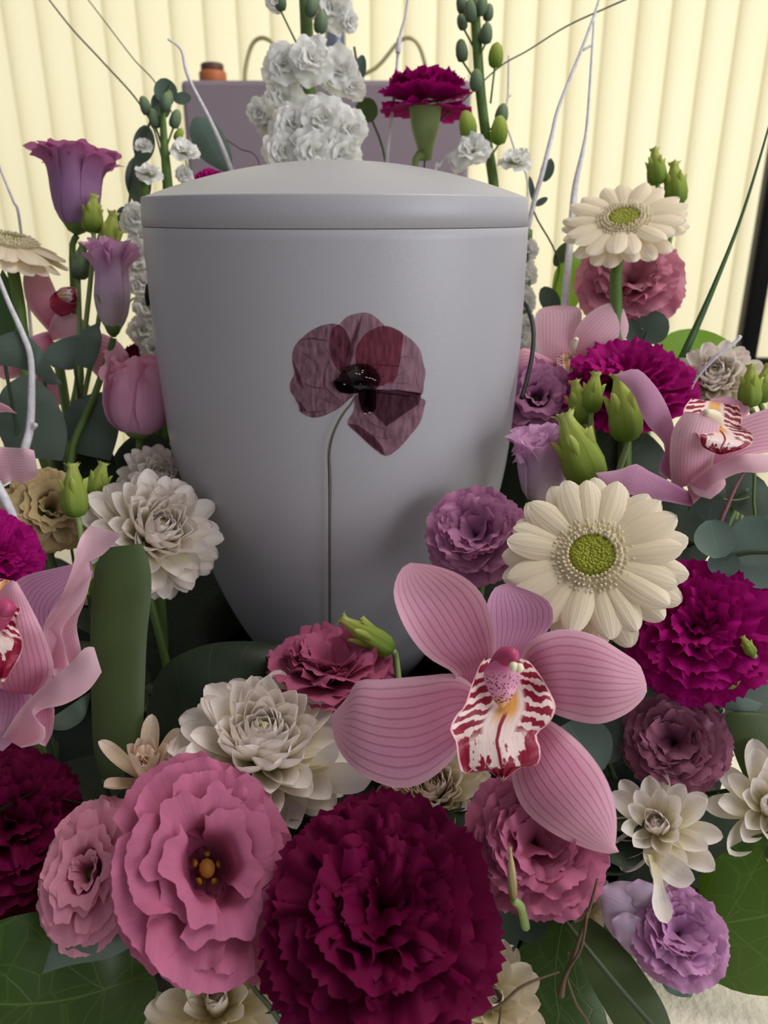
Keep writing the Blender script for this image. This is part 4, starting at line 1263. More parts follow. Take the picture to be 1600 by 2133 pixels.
# ------------------------------------------------------------------ lisianthus
lisianthus(432, 1808, .268, 196, 'big open dusty pink lisianthus with dark throat at lower left', 'dusty', .12, .12, 0, 2, 'open', scl=(.97, 1.17, 1), stigma=True)
lisianthus(188, 1818, .284, 112, 'paler dusty pink lisianthus tucked behind the big open one', 'dustypale', -.35, .1, 0, 3, 'open', scl=(.95, 1.3, 1))
lisianthus(995, 1128, .365, 116, 'frilled mauve lisianthus between the urn and the open gerbera', 'mauve', -.15, .45, 10, 4, 'double')
lisianthus(690, 1432, .350, 146, 'dusky rose lisianthus in shade at the foot of the urn', 'rosered', 0, 2.0, 30, 5, 'double')
lisianthus(1110, 1762, .282, 150, 'folded pink lisianthus under the large orchid', 'dusty', .1, .15, 80, 6, 'double')
lisianthus(1405, 1552, .32, 112, 'dark plum frilled lisianthus below the magenta carnation', 'plum', .0, .25, 15, 7, 'double')
lisianthus(1405, 1950, .285, 108, 'lilac frilled lisianthus near the lower right corner', 'lilac', .25, .2, 50, 8, 'double')
ll = bpy.data.objects['lisianthus.006']
wpart(ll, 'petal', loft([(1395, 1950), (1340, 1990), (1290, 1965), (1258, 1920), (1250, 1880)], [(1400, 1880), (1370, 1860), (1330, 1840), (1285, 1835), (1250, 1850)], [.29, .288, .286, .286], .15, nu=12, nv=14, ruf=.0015, nr=2), M['lilacpale'])
wpart(ll, 'petal', loft([(1390, 1990), (1350, 2005), (1315, 1990), (1280, 1950), (1275, 1935)], [(1390, 1930), (1350, 1920), (1320, 1905), (1300, 1900), (1275, 1915)], [.288, .283, .281, .281], .15, nu=12, nv=14, ruf=.0015, nr=2), M['lilacpale'])
wpart(ll, 'petal', loft([(1400, 1900), (1385, 1870), (1365, 1845), (1330, 1830)], [(1360, 1910), (1330, 1895), (1310, 1870), (1305, 1845)], [.287, .284, .283], .15, nu=10, nv=12, ruf=.001, nr=2), M['lilacpale'])
lisianthus(1600, 1268, .34, 68, 'small lilac lisianthus cut by the right edge', 'lilac', 0, .3, 0, 9, 'double')
lisianthus(160, 478, .47, 158, 'upright mauve lisianthus goblet at upper left against the blind', 'mauvelight', .0, 6.0, 20, 10, 'goblet', via=[(150, 520, .472), (155, 640, .47), (168, 800, .46), (140, 930, .44), (150, 1010, .43)])
lisianthus(236, 690, .45, 172, 'half closed lilac lisianthus bloom left of the urn', 'lilacbud', -.1, 6.0, 50, 11, 'bud', via=[(226, 740, .45), (190, 840, .44), (150, 930, .43), (150, 1000, .42)])
lisianthus(290, 905, .425, 165, 'pink rose-like lisianthus touching the left side of the urn', 'pinkrose', -.05, 3.2, 30, 12, 'rose', mat2='pinkrose')
lisianthus(1310, 605, .47, 112, 'frilled pink lisianthus behind the tall gerbera', 'dustypale', .1, .5, 0, 13, 'double')
lisianthus(1118, 830, .43, 88, 'purple pink lisianthus at right side of the urn behind the cord', 'mauve', .1, .3, 0, 14, 'open')
lisianthus(1130, 1045, .385, 158, 'pale lilac lisianthus goblet right of the urn above the gerbera', 'lilacbud', -.1, 3.0, 10, 15, 'roseopen')
lisianthus(105, 1062, .37, 92, 'faded cream open bloom in shade at left, behind the buds', 'oldcream', .2, .4, 0, 16, 'open', group='faded blooms')

# ------------------------------------------------------------------ chrysanthemums
chrys(545, 1578, .318, 186, 'full white chrysanthemum in the front, left of the large orchid', .05, .95, 12, 2)
fc = bpy.data.objects['chrysanthemum']
wpart(fc, 'petal', loft([(640, 1600), (668, 1592), (720, 1588), (760, 1600), (776, 1622)], [(650, 1625), (672, 1645), (715, 1655), (755, 1648), (776, 1622)], [.304, .298, .296], -.12, nu=8, nv=10), M['chrys'])
wpart(fc, 'petal', loft([(585, 1640), (600, 1650), (625, 1648), (642, 1665), (630, 1708)], [(575, 1645), (580, 1670), (582, 1695), (600, 1705), (630, 1708)], [.304, .298, .296], -.15, nu=8, nv=10), M['chrys'])
wpart(fc, 'petal', loft([(640, 1600), (660, 1570), (690, 1548), (704, 1545)], [(655, 1615), (685, 1600), (705, 1575), (704, 1545)], [.304, .298, .294], -.15, nu=8, nv=10), M['chrys'])
chrys(315, 1120, .375, 138, 'full white chrysanthemum against the lower left of the urn', .35, .5, 30, 3)
LO = [(8, 2, 1.0), (9, 18, .92), (9, 38, .78), (9, 55, .62), (9, 68, .5), (8, 78, .42), (6, 86, .36)]
chrys(1372, 1728, .30, 122, 'loose white chrysanthemum with narrow petals at right, below the plum bloom', -.1, .3, 20, 4, rings=LO, pw=.2)
fc = bpy.data.objects['chrysanthemum.002']
wpart(fc, 'petal', loft([(1355, 1770), (1390, 1775), (1430, 1800), (1448, 1830), (1440, 1842)], [(1345, 1785), (1370, 1820), (1400, 1845), (1425, 1850), (1440, 1842)], [.288, .276, .272], -.15, nu=8, nv=10), M['chrys'])
wpart(fc, 'petal', loft([(1350, 1780), (1362, 1840), (1358, 1880), (1370, 1915), (1390, 1924)], [(1375, 1780), (1382, 1840), (1396, 1875), (1402, 1905), (1390, 1924)], [.286, .268, .262], -.15, nu=8, nv=10), M['chrys'])
chrys(1598, 1684, .31, 128, 'white chrysanthemum cut by the right edge above the big glossy leaf', .2, .1, 60, 5, rings=LO, pw=.2)
HB = [(6, 30, 1.0), (7, 62, .9), (8, 76, .72), (6, 84, .62)]
chrys(305, 1625, .31, 120, 'half opened peach white chrysanthemum above the big dusty pink bloom', -.1, 1.1, 15, 6, 'peach', 'peach', rings=HB, pw=.15)
chrys(905, 1660, .325, 118, 'cream chrysanthemum shaded under the large orchid', -.1, .6, 0, 7, 'chryscream')
chrys(455, 2105, .285, 140, 'cream white chrysanthemum at the bottom edge below the dusty pink bloom', -.1, .55, 0, 8, 'chryscream', rings=LO, pw=.21)
chrys(1010, 2090, .285, 128, 'white chrysanthemum peeping out right of the crimson carnation at bottom', .3, .2, 40, 9, 'chryscream', rings=LO, pw=.22)
chrys(1490, 800, .43, 88, 'white chrysanthemum behind the right orchid under the lime leaf', 0, .6, 0, 10)
chrys(330, 1010, .42, 85, 'shaded white chrysanthemum behind the full one at left', .2, .6, 0, 11)
chrys(1220, 1880, .305, 60, 'small cream chrysanthemum between the pink and lilac blooms', .0, .3, 0, 12, 'chryscream', rings=LO, pw=.2)
chrys(1470, 1440, .345, 80, 'white chrysanthemum bud-like behind the plum lisianthus', .3, -.6, 0, 13, 'chryscream', rings=HB, pw=.2)

# ------------------------------------------------------------------ stocks
stock('tall white stock with dense double flowers behind the urn lid', [(632, -60, .525), (638, 40, .525), (643, 180, .525), (648, 330, .53), (650, 500, .54), (660, 860, .59)], [.0042, .0046, .005],
      [(590, 135, .51, 48), (650, 130, .505, 52, 0, .4), (705, 150, .515, 48), (735, 178, .52, 30), (590, 205, .52, 42), (548, 235, .515, 34, -.5, 0), (560, 262, .52, 30, -.4, -.2), (610, 262, .505, 52), (672, 250, .50, 56), (725, 270, .505, 46, .3, 0), (590, 318, .505, 50), (650, 318, .50, 52), (712, 322, .505, 48), (690, 20, .52, 48, 0, .3), (725, 45, .52, 24, .5, 0), (572, 2, .52, 22)],
      [(585, 5, .52, 40, 0, (620, 95)), (648, 15, .51, 44, 10, None), (668, 50, .51, 46, 8, (660, 95))])
stock('white stock beside the left edge of the urn, flowers running down', [(300, 380, .50), (305, 520, .50), (315, 700, .50), (320, 900, .49), (325, 1000, .48)], [.003, .004],
      [(283, 455, .495, 36), (300, 500, .50, 36), (285, 535, .495, 38), (296, 590, .495, 34), (308, 640, .495, 34), (300, 690, .495, 34), (318, 728, .49, 30)], [])
stock('stock with grey green buds above the left shoulder of the urn', [(338, 225, .50), (342, 300, .50), (350, 400, .505), (355, 560, .51), (345, 800, .50), (340, 980, .49)], [.002, .0036, .004],
      [(384, 322, .50, 34, .1, 1.2), (312, 368, .495, 32, -.1, 1.2), (300, 308, .505, 22, -.2, 1.0), (385, 365, .505, 20)],
      [(303, 222, .50, 40, -18, (330, 280)), (345, 215, .495, 40, 8, (340, 290)), (365, 250, .50, 40, 14, (345, 310)), (322, 250, .50, 40, -10, (336, 300)), (372, 282, .505, 30, 30, (348, 330), 'bud'), (352, 205, .505, 30, 0, None)])
stock('tall stock spike with grey green buds right of the magenta carnation', [(985, -40, .50), (992, 60, .50), (1000, 180, .50), (1012, 280, .505), (1028, 380, .51), (1035, 520, .52), (1030, 760, .54), (1010, 900, .55)], [.0032, .0034, .004],
      [(985, 322, .495, 44, -.1, .8), (958, 335, .50, 26, -.6, .3), (1072, 345, .50, 38, .1, 1.2), (1088, 330, .505, 20)],
      [(962, 10, .50, 40, -10, (985, 50)), (980, 25, .49, 46, -4, None), (1003, 15, .495, 40, 14, None), (1017, 28, .50, 36, 10, (1000, 80)), (963, 48, .50, 34, -18, (990, 105)), (1013, 72, .495, 44, 6, (1002, 110)), (962, 108, .50, 46, -6, (985, 160)), (1033, 118, .495, 52, 6, (1022, 215), 'bud'), (992, 170, .49, 46, 2, None), (975, 265, .495, 62, -12, (1010, 320), 'bud'), (1045, 240, .50, 44, 12, (1020, 270)), (1040, 275, .495, 60, 4, (1020, 330), 'bud'),
       (995, -5, .505, 40, 0, None)])
stock('white stock almost hidden behind the right edge of the urn', [(1100, 480, .50), (1095, 600, .50), (1090, 760, .50), (1085, 950, .49)], [.003, .004],
      [(1098, 520, .50, 26), (1094, 570, .50, 30), (1090, 625, .50, 30), (1098, 680, .495, 26), (1092, 730, .495, 30)], [])

# ------------------------------------------------------------------ buds
lis_bud('green bud with spiky tip right of the urn, left of the pair', 1206, 838, .395, 92, -12, [(1230, 905, .395), (1240, 950, .395), (1220, 1050, .40)])
lis_bud('green bud with spiky tip right of the urn, right of the pair', 1236, 818, .39, 84, 8, [(1232, 890, .39), (1238, 950, .39), (1225, 1050, .40)])
lis_bud('plump yellow green bud standing before the upper right magenta carnation', 1298, 850, .375, 142, -8, [(1305, 935, .375), (1290, 980, .378), (1280, 1050, .385)], fat=.24)
lis_bud('large pale lime bud just above the open gerbera', 1205, 938, .36, 165, -22, [(1250, 1020, .365), (1250, 1080, .37)], fat=.27)
lis_bud('yellow green bud leaning on the foot of the urn above the dusky rose bloom', 765, 1322, .345, 128, -58, [(825, 1370, .35), (830, 1420, .35)], fat=.20)
lis_bud('pale green bud at upper right behind the tall gerbera, left of two', 1366, 348, .47, 74, -4, [(1370, 400, .47), (1360, 560, .47), (1350, 800, .46), (1340, 950, .45)])
lis_bud('pale green bud at upper right behind the tall gerbera, right of two', 1406, 384, .47, 88, -2, [(1405, 450, .475), (1380, 600, .475), (1360, 800, .46), (1345, 950, .45)])
lis_bud('tall yellow green bud at the right edge above the right orchid', 1563, 805, .37, 88, 4, [(1570, 870, .372), (1560, 960, .375), (1530, 1080, .38)], fat=.26)
lis_bud('green bud cut by the right edge beside the white chrysanthemum', 1592, 800, .38, 80, 14, [(1590, 870, .38), (1570, 960, .38), (1540, 1080, .385)])
lis_bud('green bud before the upright mauve goblet at upper left', 193, 446, .455, 78, 4, [(196, 500, .455), (185, 620, .455), (165, 800, .45), (150, 960, .44)])
lis_bud('pale green folded bud between mauve goblet and lilac bloom', 228, 492, .46, 100, 10, [(220, 560, .46), (200, 700, .455), (170, 850, .45), (150, 960, .44)], fat=.24)
lis_bud('grey green bud on a stem beside the lilac bloom', 168, 545, .46, 74, 8, [(164, 600, .46), (165, 760, .455), (140, 900, .45), (140, 980, .44)], 'greybud')
lis_bud('yellow green bud above the full chrysanthemum at left', 155, 1022, .355, 112, -4, [(165, 1090, .355), (175, 1180, .355), (185, 1260, .355)], fat=.25)
lis_bud('olive yellow bud just right of the yellow green one at left', 205, 1002, .375, 80, 16, [(195, 1060, .375), (190, 1150, .375), (190, 1230, .37)], fat=.3)
lis_bud('little lime bud under the lower edge of the right magenta carnation', 1526, 1412, .31, 50, 70, [(1495, 1425, .315), (1470, 1450, .325)], fat=.4, flare=.05)
lis_bud('tiny pale yellow bud on the right side of the right magenta carnation', 1558, 1345, .30, 44, -30, [(1575, 1375, .305), (1580, 1420, .315)], fat=.28)
lis_bud('slim olive yellow catkin before the folded pink lisianthus', 1066, 1820, .252, 110, -4, [(1085, 1890, .258), (1095, 1930, .275)], 'oldcream', fat=.09, sep=False, twist=1.2, group='slim catkins')

# ------------------------------------------------------------------ leaves
leaf_thing('strap_leaf', 'long upright olive strap leaf left of the urn', [(215, 1625), (195, 1560), (190, 1450), (188, 1340), (190, 1250), (202, 1170), (225, 1140)], [(285, 1600), (296, 1560), (301, 1450), (306, 1330), (315, 1240), (313, 1180), (296, 1132)], [.315, .318, .322, .328, .333], 'olive', (250, 1700, .33), bulge=.08, nu=12, nv=22, hook=.04)
leaf_thing('broad_leaf', 'dark shaded leaf arching at the foot of the urn', [(300, 1560), (305, 1480), (340, 1390), (420, 1345), (520, 1335), (590, 1345)], [(430, 1560), (500, 1520), (560, 1480), (600, 1430), (610, 1390), (590, 1345)], [.345, .35, .355, .36], 'darkleaf', bulge=.15)
leaf_thing('broad_leaf', 'big dark green veined leaf in the lower left corner', [(310, 1985), (230, 1930), (140, 1905), (40, 1905), (-60, 1950), (-160, 2060)], [(330, 2060), (290, 2150), (200, 2240), (80, 2280), (-50, 2230), (-160, 2060)], [.30, .29, .28, .275], 'salal', bulge=.06, nu=16, nv=16)
leaf_thing('pointed_leaf', 'small grey olive leaf tip over the lower left leaf', [(260, 1930), (190, 1925), (120, 1950), (88, 2028)], [(290, 1960), (230, 1995), (150, 2010), (88, 2028)], [.28, .273, .27], 'eucadark', bulge=.08)
leaf_thing('broad_leaf', 'big glossy green veined leaf in the lower right corner', [(1480, 1870), (1450, 1840), (1490, 1790), (1545, 1752), (1620, 1730), (1720, 1760), (1780, 1850)], [(1450, 1960), (1460, 2020), (1520, 2060), (1600, 2075), (1700, 2060), (1760, 1980), (1780, 1850)], [.305, .30, .295, .30], 'salal', bulge=.05, nu=16, nv=16)
leaf_thing('broad_leaf', 'green leaf edge under the glossy one over the table at lower right', [(1440, 2030), (1480, 2090), (1560, 2140), (1680, 2180)], [(1440, 1990), (1520, 2040), (1620, 2070), (1700, 2080)], [.325, .32, .32], 'salal', bulge=.05, nu=12, nv=12)
leaf_thing('strap_leaf', 'broad olive strap leaf running to the bottom edge at right', [(1190, 1925), (1210, 1990), (1225, 2040), (1270, 2120), (1330, 2220)], [(1230, 1912), (1290, 1960), (1350, 2040), (1390, 2110), (1420, 2220)], [.292, .283, .276, .27], 'olive', (1200, 1880, .32), bulge=.06, nu=12, nv=16)
leaf_thing('broad_leaf', 'dark veined leaf beside the strap leaf at the bottom', [(1150, 1900), (1090, 1960), (1060, 2040), (1070, 2140), (1120, 2240)], [(1200, 1910), (1230, 1990), (1250, 2080), (1260, 2160), (1120, 2240)], [.305, .30, .295, .29], 'salal', bulge=.05, nu=14, nv=14)
leaf_thing('grey_leaf', 'small grey green leaf under the lilac bloom at lower right', [(1370, 2020), (1385, 2060), (1410, 2075), (1440, 2078)], [(1420, 2010), (1440, 2030), (1448, 2055), (1440, 2078)], [.30, .297, .295], 'euca', bulge=.06)
leaf_thing('broad_leaf', 'lime green backlit leaf behind the white chrysanthemum at right', [(1355, 730), (1400, 692), (1460, 686), (1520, 712), (1568, 775)], [(1355, 740), (1400, 770), (1450, 790), (1520, 790), (1568, 775)], [.48, .49, .50], 'lime', bulge=-.05, nu=12, nv=14)
leaf_thing('broad_leaf', 'green leaf behind the pink lisianthus at right of the urn', [(1150, 660), (1150, 600), (1165, 550), (1225, 505)], [(1190, 660), (1215, 610), (1240, 560), (1225, 505)], [.50, .505, .51], 'lime', bulge=.06)
leaf_thing('long_grass', 'dark green grass blade rising to the right edge', [(1412, 745), (1480, 600), (1545, 440), (1605, 245), (1640, 120)], [(1432, 745), (1492, 600), (1552, 440), (1608, 250), (1641, 120)], [.44, .43, .42, .41], 'blade', (1400, 860, .44), bulge=.4, nu=4, nv=20, cat='grass')
leaf_thing('broad_leaf', 'large grey green leaf rising left of the cabinet behind the urn', [(470, 360), (420, 330), (395, 280), (400, 250), (412, 242)], [(485, 350), (480, 310), (460, 270), (440, 248), (412, 242)], [.54, .545, .55], 'euca', (470, 480, .55), bulge=.1)
leaf_thing('broad_leaf', 'grey green leaf crossing the birch twig at left', [(0, 700), (40, 690), (80, 720), (110, 770), (130, 800)], [(-30, 760), (30, 765), (75, 780), (100, 800), (130, 800)], [.40, .405, .42], 'eucadark', bulge=.1)
leaf_thing('broad_leaf', 'pale grey green leaf behind the lilac bloom stem at left', [(85, 745), (110, 715), (150, 700), (205, 690)], [(110, 765), (150, 770), (180, 745), (205, 690)], [.45, .455, .46], 'euca', bulge=.1)
leaf_thing('broad_leaf', 'dark leaf hugging the lilac bloom stem', [(155, 760), (158, 720), (170, 690), (205, 672)], [(190, 770), (205, 740), (212, 705), (205, 672)], [.44, .442, .445], 'eucadark', bulge=.15)
leaf_thing('broad_leaf', 'wide dark green leaf under the birch twig at left', [(20, 950), (-10, 880), (0, 820), (30, 790), (60, 780)], [(130, 960), (140, 900), (120, 840), (90, 800), (60, 780)], [.42, .425, .435], 'eucadark', bulge=.12, nu=12)
leaf_thing('broad_leaf', 'dark green leaf between the stems and the pink rose-like bloom', [(140, 940), (130, 880), (150, 840), (190, 820), (230, 815)], [(230, 960), (245, 910), (250, 870), (245, 840), (230, 815)], [.44, .445, .45], 'eucadark', bulge=.12, nu=12)
leaf_thing('broad_leaf', 'dark glossy leaf on the right below the magenta carnation', [(1450, 1500), (1470, 1450), (1530, 1420), (1600, 1410), (1660, 1440)], [(1460, 1530), (1500, 1540), (1560, 1530), (1620, 1500), (1660, 1440)], [.335, .335, .335], 'eucadark', bulge=.1)
leaf_thing('broad_leaf', 'smooth green leaf at the right edge above the cut chrysanthemum', [(1560, 1640), (1530, 1570), (1512, 1500), (1515, 1485), (1560, 1480)], [(1640, 1640), (1650, 1570), (1640, 1520), (1610, 1490), (1560, 1480)], [.32, .318, .32], 'olive', bulge=.08)
leaf_thing('broad_leaf', 'small paler leaf facet on the dark leaf at right', [(1502, 1472), (1510, 1450), (1550, 1452), (1590, 1466)], [(1505, 1475), (1540, 1485), (1565, 1488), (1590, 1466)], [.322, .32, .32], 'euca', bulge=.05)  # short blade in the paler grey green, set before the dark leaf
leaf_thing('strap_leaf', 'yellow green leaf peeping between left orchid and strap leaf', [(185, 1240), (182, 1205), (190, 1180), (208, 1165)], [(200, 1240), (204, 1210), (208, 1190), (208, 1165)], [.338, .34, .342], 'lime', bulge=.1, nu=6, nv=8)
leaf_thing('pointed_leaf', 'olive leaf under the left orchid by the strap leaf', [(100, 1500), (130, 1480), (160, 1460), (190, 1440)], [(110, 1520), (140, 1520), (175, 1495), (190, 1440)], [.32, .322, .325], 'eucadark', bulge=.08)
leaf_thing('pointed_leaf', 'green leaf blade behind the side-on gerbera at left edge', [(-40, 760), (-30, 680), (-10, 600), (5, 560)], [(65, 760), (60, 690), (40, 620), (5, 560)], [.475, .48, .485], 'blade', bulge=.1)

leaf_thing('broad_leaf', 'deep green leaf behind the shaded chrysanthemum left of the urn', [(330, 1090), (250, 1040), (230, 980), (250, 930), (300, 890)], [(360, 1080), (380, 1020), (375, 970), (350, 920), (300, 890)], [.47, .475, .48], 'darkleaf', bulge=.1, nu=12)
leaf_thing('broad_leaf', 'deep green leaf behind the yellow green buds at left', [(170, 1080), (100, 1040), (90, 980), (120, 930), (180, 900)], [(200, 1080), (240, 1020), (240, 960), (220, 920), (180, 900)], [.45, .455, .46], 'darkleaf', bulge=.1, nu=12)
leaf_thing('broad_leaf', 'deep green leaf at left edge below the faded bloom', [(60, 1190), (-20, 1140), (-40, 1080), (0, 1020), (60, 990)], [(90, 1180), (130, 1130), (130, 1080), (110, 1020), (60, 990)], [.43, .435, .44], 'darkleaf', bulge=.1, nu=12)
leaf_thing('broad_leaf', 'deep green leaf behind the lime buds right of the urn', [(1260, 1080), (1160, 1040), (1130, 960), (1170, 900), (1240, 870)], [(1300, 1080), (1380, 1020), (1390, 950), (1330, 890), (1240, 870)], [.435, .44, .445], 'darkleaf', bulge=.1, nu=12)
leaf_thing('broad_leaf', 'deep green leaf behind the eucalyptus at the right edge', [(1500, 1160), (1420, 1110), (1410, 1050), (1450, 1010), (1520, 990)], [(1530, 1160), (1590, 1130), (1620, 1090), (1600, 1020), (1520, 990)], [.41, .415, .42], 'darkleaf', bulge=.1, nu=12)

leaf_thing('broad_leaf', 'deep green leaf between the urn and the pale lilac goblet', [(1080, 1100), (1020, 1040), (1010, 960), (1040, 890), (1100, 850)], [(1120, 1090), (1170, 1030), (1180, 950), (1160, 890), (1100, 850)], [.47, .475, .48], 'darkleaf', bulge=.1, nu=12)

# ------------------------------------------------------------------ eucalyptus sprigs
sprig('eucalyptus_sprig', 'grey green eucalyptus sprig with round leaves over the right magenta carnation', [(1640, 1150, .315), (1560, 1150, .32), (1500, 1160, .325), (1440, 1130, .335), (1420, 1180, .36)], [.0012, .0014],
      [(1490, 1122, .318, 42, 42, -10, 'euca', .1, .3), (1578, 1150, .322, 78, 62, 90, 'euca', .0, .2), (1508, 1175, .316, 32, 28, 180, 'euca', 0, .1), (1425, 1130, .338, 66, 52, -80, 'eucadark', 0, .2)])
sprig('eucalyptus_sprig', 'eucalyptus leaves in the shade below the right orchid', [(1560, 1020, .36), (1490, 1050, .365), (1440, 1090, .37), (1420, 1160, .38)], .0012,
      [(1560, 1030, .362, 60, 40, 70, 'eucadark', 0, .4), (1478, 1075, .352, 42, 48, 10, 'euca', -.3, .2), (1405, 1055, .365, 50, 26, -80, 'eucadark', 0, .3)])
sprig('eucalyptus_sprig', 'dark eucalyptus leaves between the large orchid and plum bloom', [(1250, 1500, .32), (1255, 1560, .325), (1280, 1620, .335), (1300, 1680, .345)], .0012,
      [(1215, 1555, .318, 62, 58, 150, 'euca', 0, .2), (1255, 1540, .325, 50, 55, 60, 'eucadark', .2, .2), (1275, 1640, .36, 50, 40, 20, 'eucadark', 0, .3)])
sprig('eucalyptus_sprig', 'dark eucalyptus leaves behind the loose white chrysanthemum', [(1500, 1650, .33), (1450, 1720, .335), (1400, 1800, .335), (1380, 1850, .34)], .0012,
      [(1450, 1715, .33, 95, 85, 40, 'eucadark', 0, .2), (1430, 1850, .325, 55, 62, 150, 'euca', .2, .1), (1330, 1840, .33, 60, 40, -60, 'eucadark', 0, .2), (1290, 1690, .335, 40, 40, 0, 'eucadark', 0, .2)])
sprig('eucalyptus_sprig', 'dark eucalyptus leaves right of the big crimson carnation', [(1090, 1880, .31), (1060, 1930, .305), (1040, 1980, .31), (1050, 2050, .33)], .0012,
      [(1040, 1935, .298, 44, 62, 190, 'eucadark', .1, .2), (1090, 1900, .305, 60, 46, 60, 'eucadark', 0, .2), (1000, 2010, .31, 40, 50, 180, 'eucadark', 0, .2)])
sprig('eucalyptus_sprig', 'eucalyptus sprig with round leaves at the upper left shoulder of the urn', [(355, 175, .515), (340, 210, .515), (290, 300, .515), (275, 380, .515), (270, 480, .51), (300, 700, .50), (310, 960, .49)], [.0008, .0012],
      [(345, 190, .515, 24, 24, -10, 'eucadark', 0, .1), (380, 205, .52, 12, 18, 80, 'eucadark', 0, .1), (335, 220, .52, 20, 24, -20, 'eucadark', 0, .2), (300, 300, .518, 22, 36, 8, 'eucadark', 0, .1), (288, 378, .518, 26, 46, -6, 'eucadark', 0, .1), (258, 458, .512, 18, 26, 0, 'eucadark', 0, .1)])
sprig('eucalyptus_sprig', 'thin sprig with two round leaves beside the central white stock', [(738, 98, .56), (745, 140, .56), (760, 215, .56), (800, 320, .57), (820, 500, .58), (830, 860, .60)], .0009,
      [(748, 148, .558, 14, 30, 10, 'eucadark', .2, .1), (764, 230, .558, 24, 24, 20, 'olive', 0, .1)])
sprig('eucalyptus_sprig', 'leafy sprig behind the pink orchid at right with one round leaf', [(1385, 660, .45), (1350, 690, .45), (1330, 760, .45), (1330, 900, .44)], .0010,
      [(1358, 682, .448, 38, 34, 60, 'eucadark', 0, .3), (1318, 690, .45, 18, 26, -10, 'eucadark', 0, .2)])
sprig('eucalyptus_sprig', 'wispy sprig with tiny leaves hanging right of the urn rim', [(1148, 330, .51), (1138, 360, .51), (1110, 430, .505), (1150, 510, .505), (1165, 560, .505), (1150, 640, .50), (1140, 900, .47)], .0006,
      [(1140, 355, .508, 14, 22, 20, 'eucadark', 0, .1), (1128, 420, .505, 7, 14, 60, 'eucadark', 0, .1), (1108, 395, .505, 6, 26, -10, 'euca', 0, .1), (1170, 530, .505, 14, 26, 30, 'olive', 0, .1), (1145, 625, .50, 20, 30, -30, 'eucadark', 0, .1)])

# ------------------------------------------------------------------ twigs and grass
twig('birch_twig', 'white birch twig leaning over the left shoulder of the urn', [([(350, 82, .53), (378, 105, .53), (392, 160, .53), (440, 255, .53), (478, 345, .53), (520, 480, .54), (560, 860, .58)], [.0007, .0012, .0018, .0022])], 'birch', 'white birch twigs')
twig('birch_twig', 'long white birch twig bending down the left edge', [([(-10, 560, .40), (18, 630, .40), (45, 690, .40), (64, 745, .40), (66, 830, .40), (62, 895, .40), (52, 935, .395), (30, 1020, .40), (40, 1100, .40)], [.0012, .0016, .0022, .0024]), ([(64, 895, .40), (72, 888, .398), (74, 884, .397)], .0014)], 'birch', 'white birch twigs')
twig('birch_twig', 'thick white birch twig piece at left edge below the pale petal', [([(-20, 985, .35), (10, 1040, .352), (30, 1085, .355), (50, 1140, .36), (70, 1230, .37)], [.0022, .0024])], 'birch', 'white birch twigs')
twig('birch_twig', 'thin grey twig tip at the upper left edge', [([(-20, 300, .48), (8, 370, .48), (28, 420, .48), (40, 455, .48), (60, 640, .47), (90, 980, .44)], [.0008, .0010])], 'birch', 'white birch twigs')
twig('birch_twig', 'forked white birch twig rising at the upper right', [([(1262, -60, .50), (1245, 10, .50), (1215, 95, .50), (1165, 220, .50), (1150, 280, .50), (1130, 360, .50), (1108, 440, .505), (1080, 600, .51), (1070, 900, .50)], [.0007, .0011, .0016, .0018]), ([(1238, 30, .50), (1234, 100, .50), (1224, 250, .50), (1215, 310, .50), (1198, 390, .50), (1190, 480, .49), (1178, 620, .47), (1175, 760, .46)], [.0006, .0010, .0022, .0026]), ([(1232, 95, .50), (1222, 100, .50), (1215, 105, .50)], .0008)], 'birch', 'white birch twigs')
twig('birch_twig', 'thin white twig rising behind the urn left of the carnation', [([(855, -40, .53), (845, 30, .53), (832, 80, .53), (826, 150, .53), (815, 250, .53), (806, 340, .53), (800, 500, .54), (800, 860, .59)], [.0008, .0011, .0016]), ([(832, 80, .53), (830, 100, .528), (829, 110, .528)], .0018)], 'birch', 'white birch twigs')
twig('birch_twig', 'fine grey twig right of the tall stock spike', [([(1060, 115, .53), (1058, 200, .53), (1050, 250, .53), (1062, 280, .53), (1080, 340, .53), (1100, 420, .53), (1080, 900, .52)], .0006), ([(1057, 205, .53), (1064, 198, .53)], .0006)], 'birch', 'white birch twigs')
twig('birch_twig', 'short white twig tip over the white chrysanthemum at right', [([(1542, 700, .40), (1532, 712, .40), (1490, 745, .402), (1440, 805, .41), (1420, 900, .42)], [.0011, .0009, .0012])], 'birch', 'white birch twigs')
twig('birch_twig', 'pale bent twig above the right of the urn lid', [([(945, 318, .515), (930, 325, .515), (915, 345, .518), (905, 400, .52), (900, 860, .60)], [.0009, .0012])], 'birch', 'white birch twigs')
twig('grass_stalk', 'thin dark grass stalk crossing the upper left, lower one', [([(95, -10, .56), (150, 60, .555), (215, 130, .55), (290, 215, .54), (330, 300, .53), (360, 500, .51), (350, 940, .48)], [.0006, .0007])], 'darkstem', 'thin grass stalks', 'grass')
twig('grass_stalk', 'thin dark grass stalk crossing the upper left, upper one', [([(178, -8, .56), (230, 60, .555), (280, 125, .55), (330, 182, .545), (380, 300, .53), (400, 500, .52), (380, 900, .49)], [.0004, .0005])], 'darkstem', 'thin grass stalks', 'grass')
twig('grass_stalk', 'thin grass arching from the tall stock to the top right', [([(1320, -8, .52), (1260, 18, .52), (1180, 55, .52), (1100, 105, .52), (1040, 140, .52), (960, 215, .525), (905, 270, .53), (880, 400, .535), (870, 860, .60)], [.0006, .0005, .0007])], 'darkstem', 'thin grass stalks', 'grass')
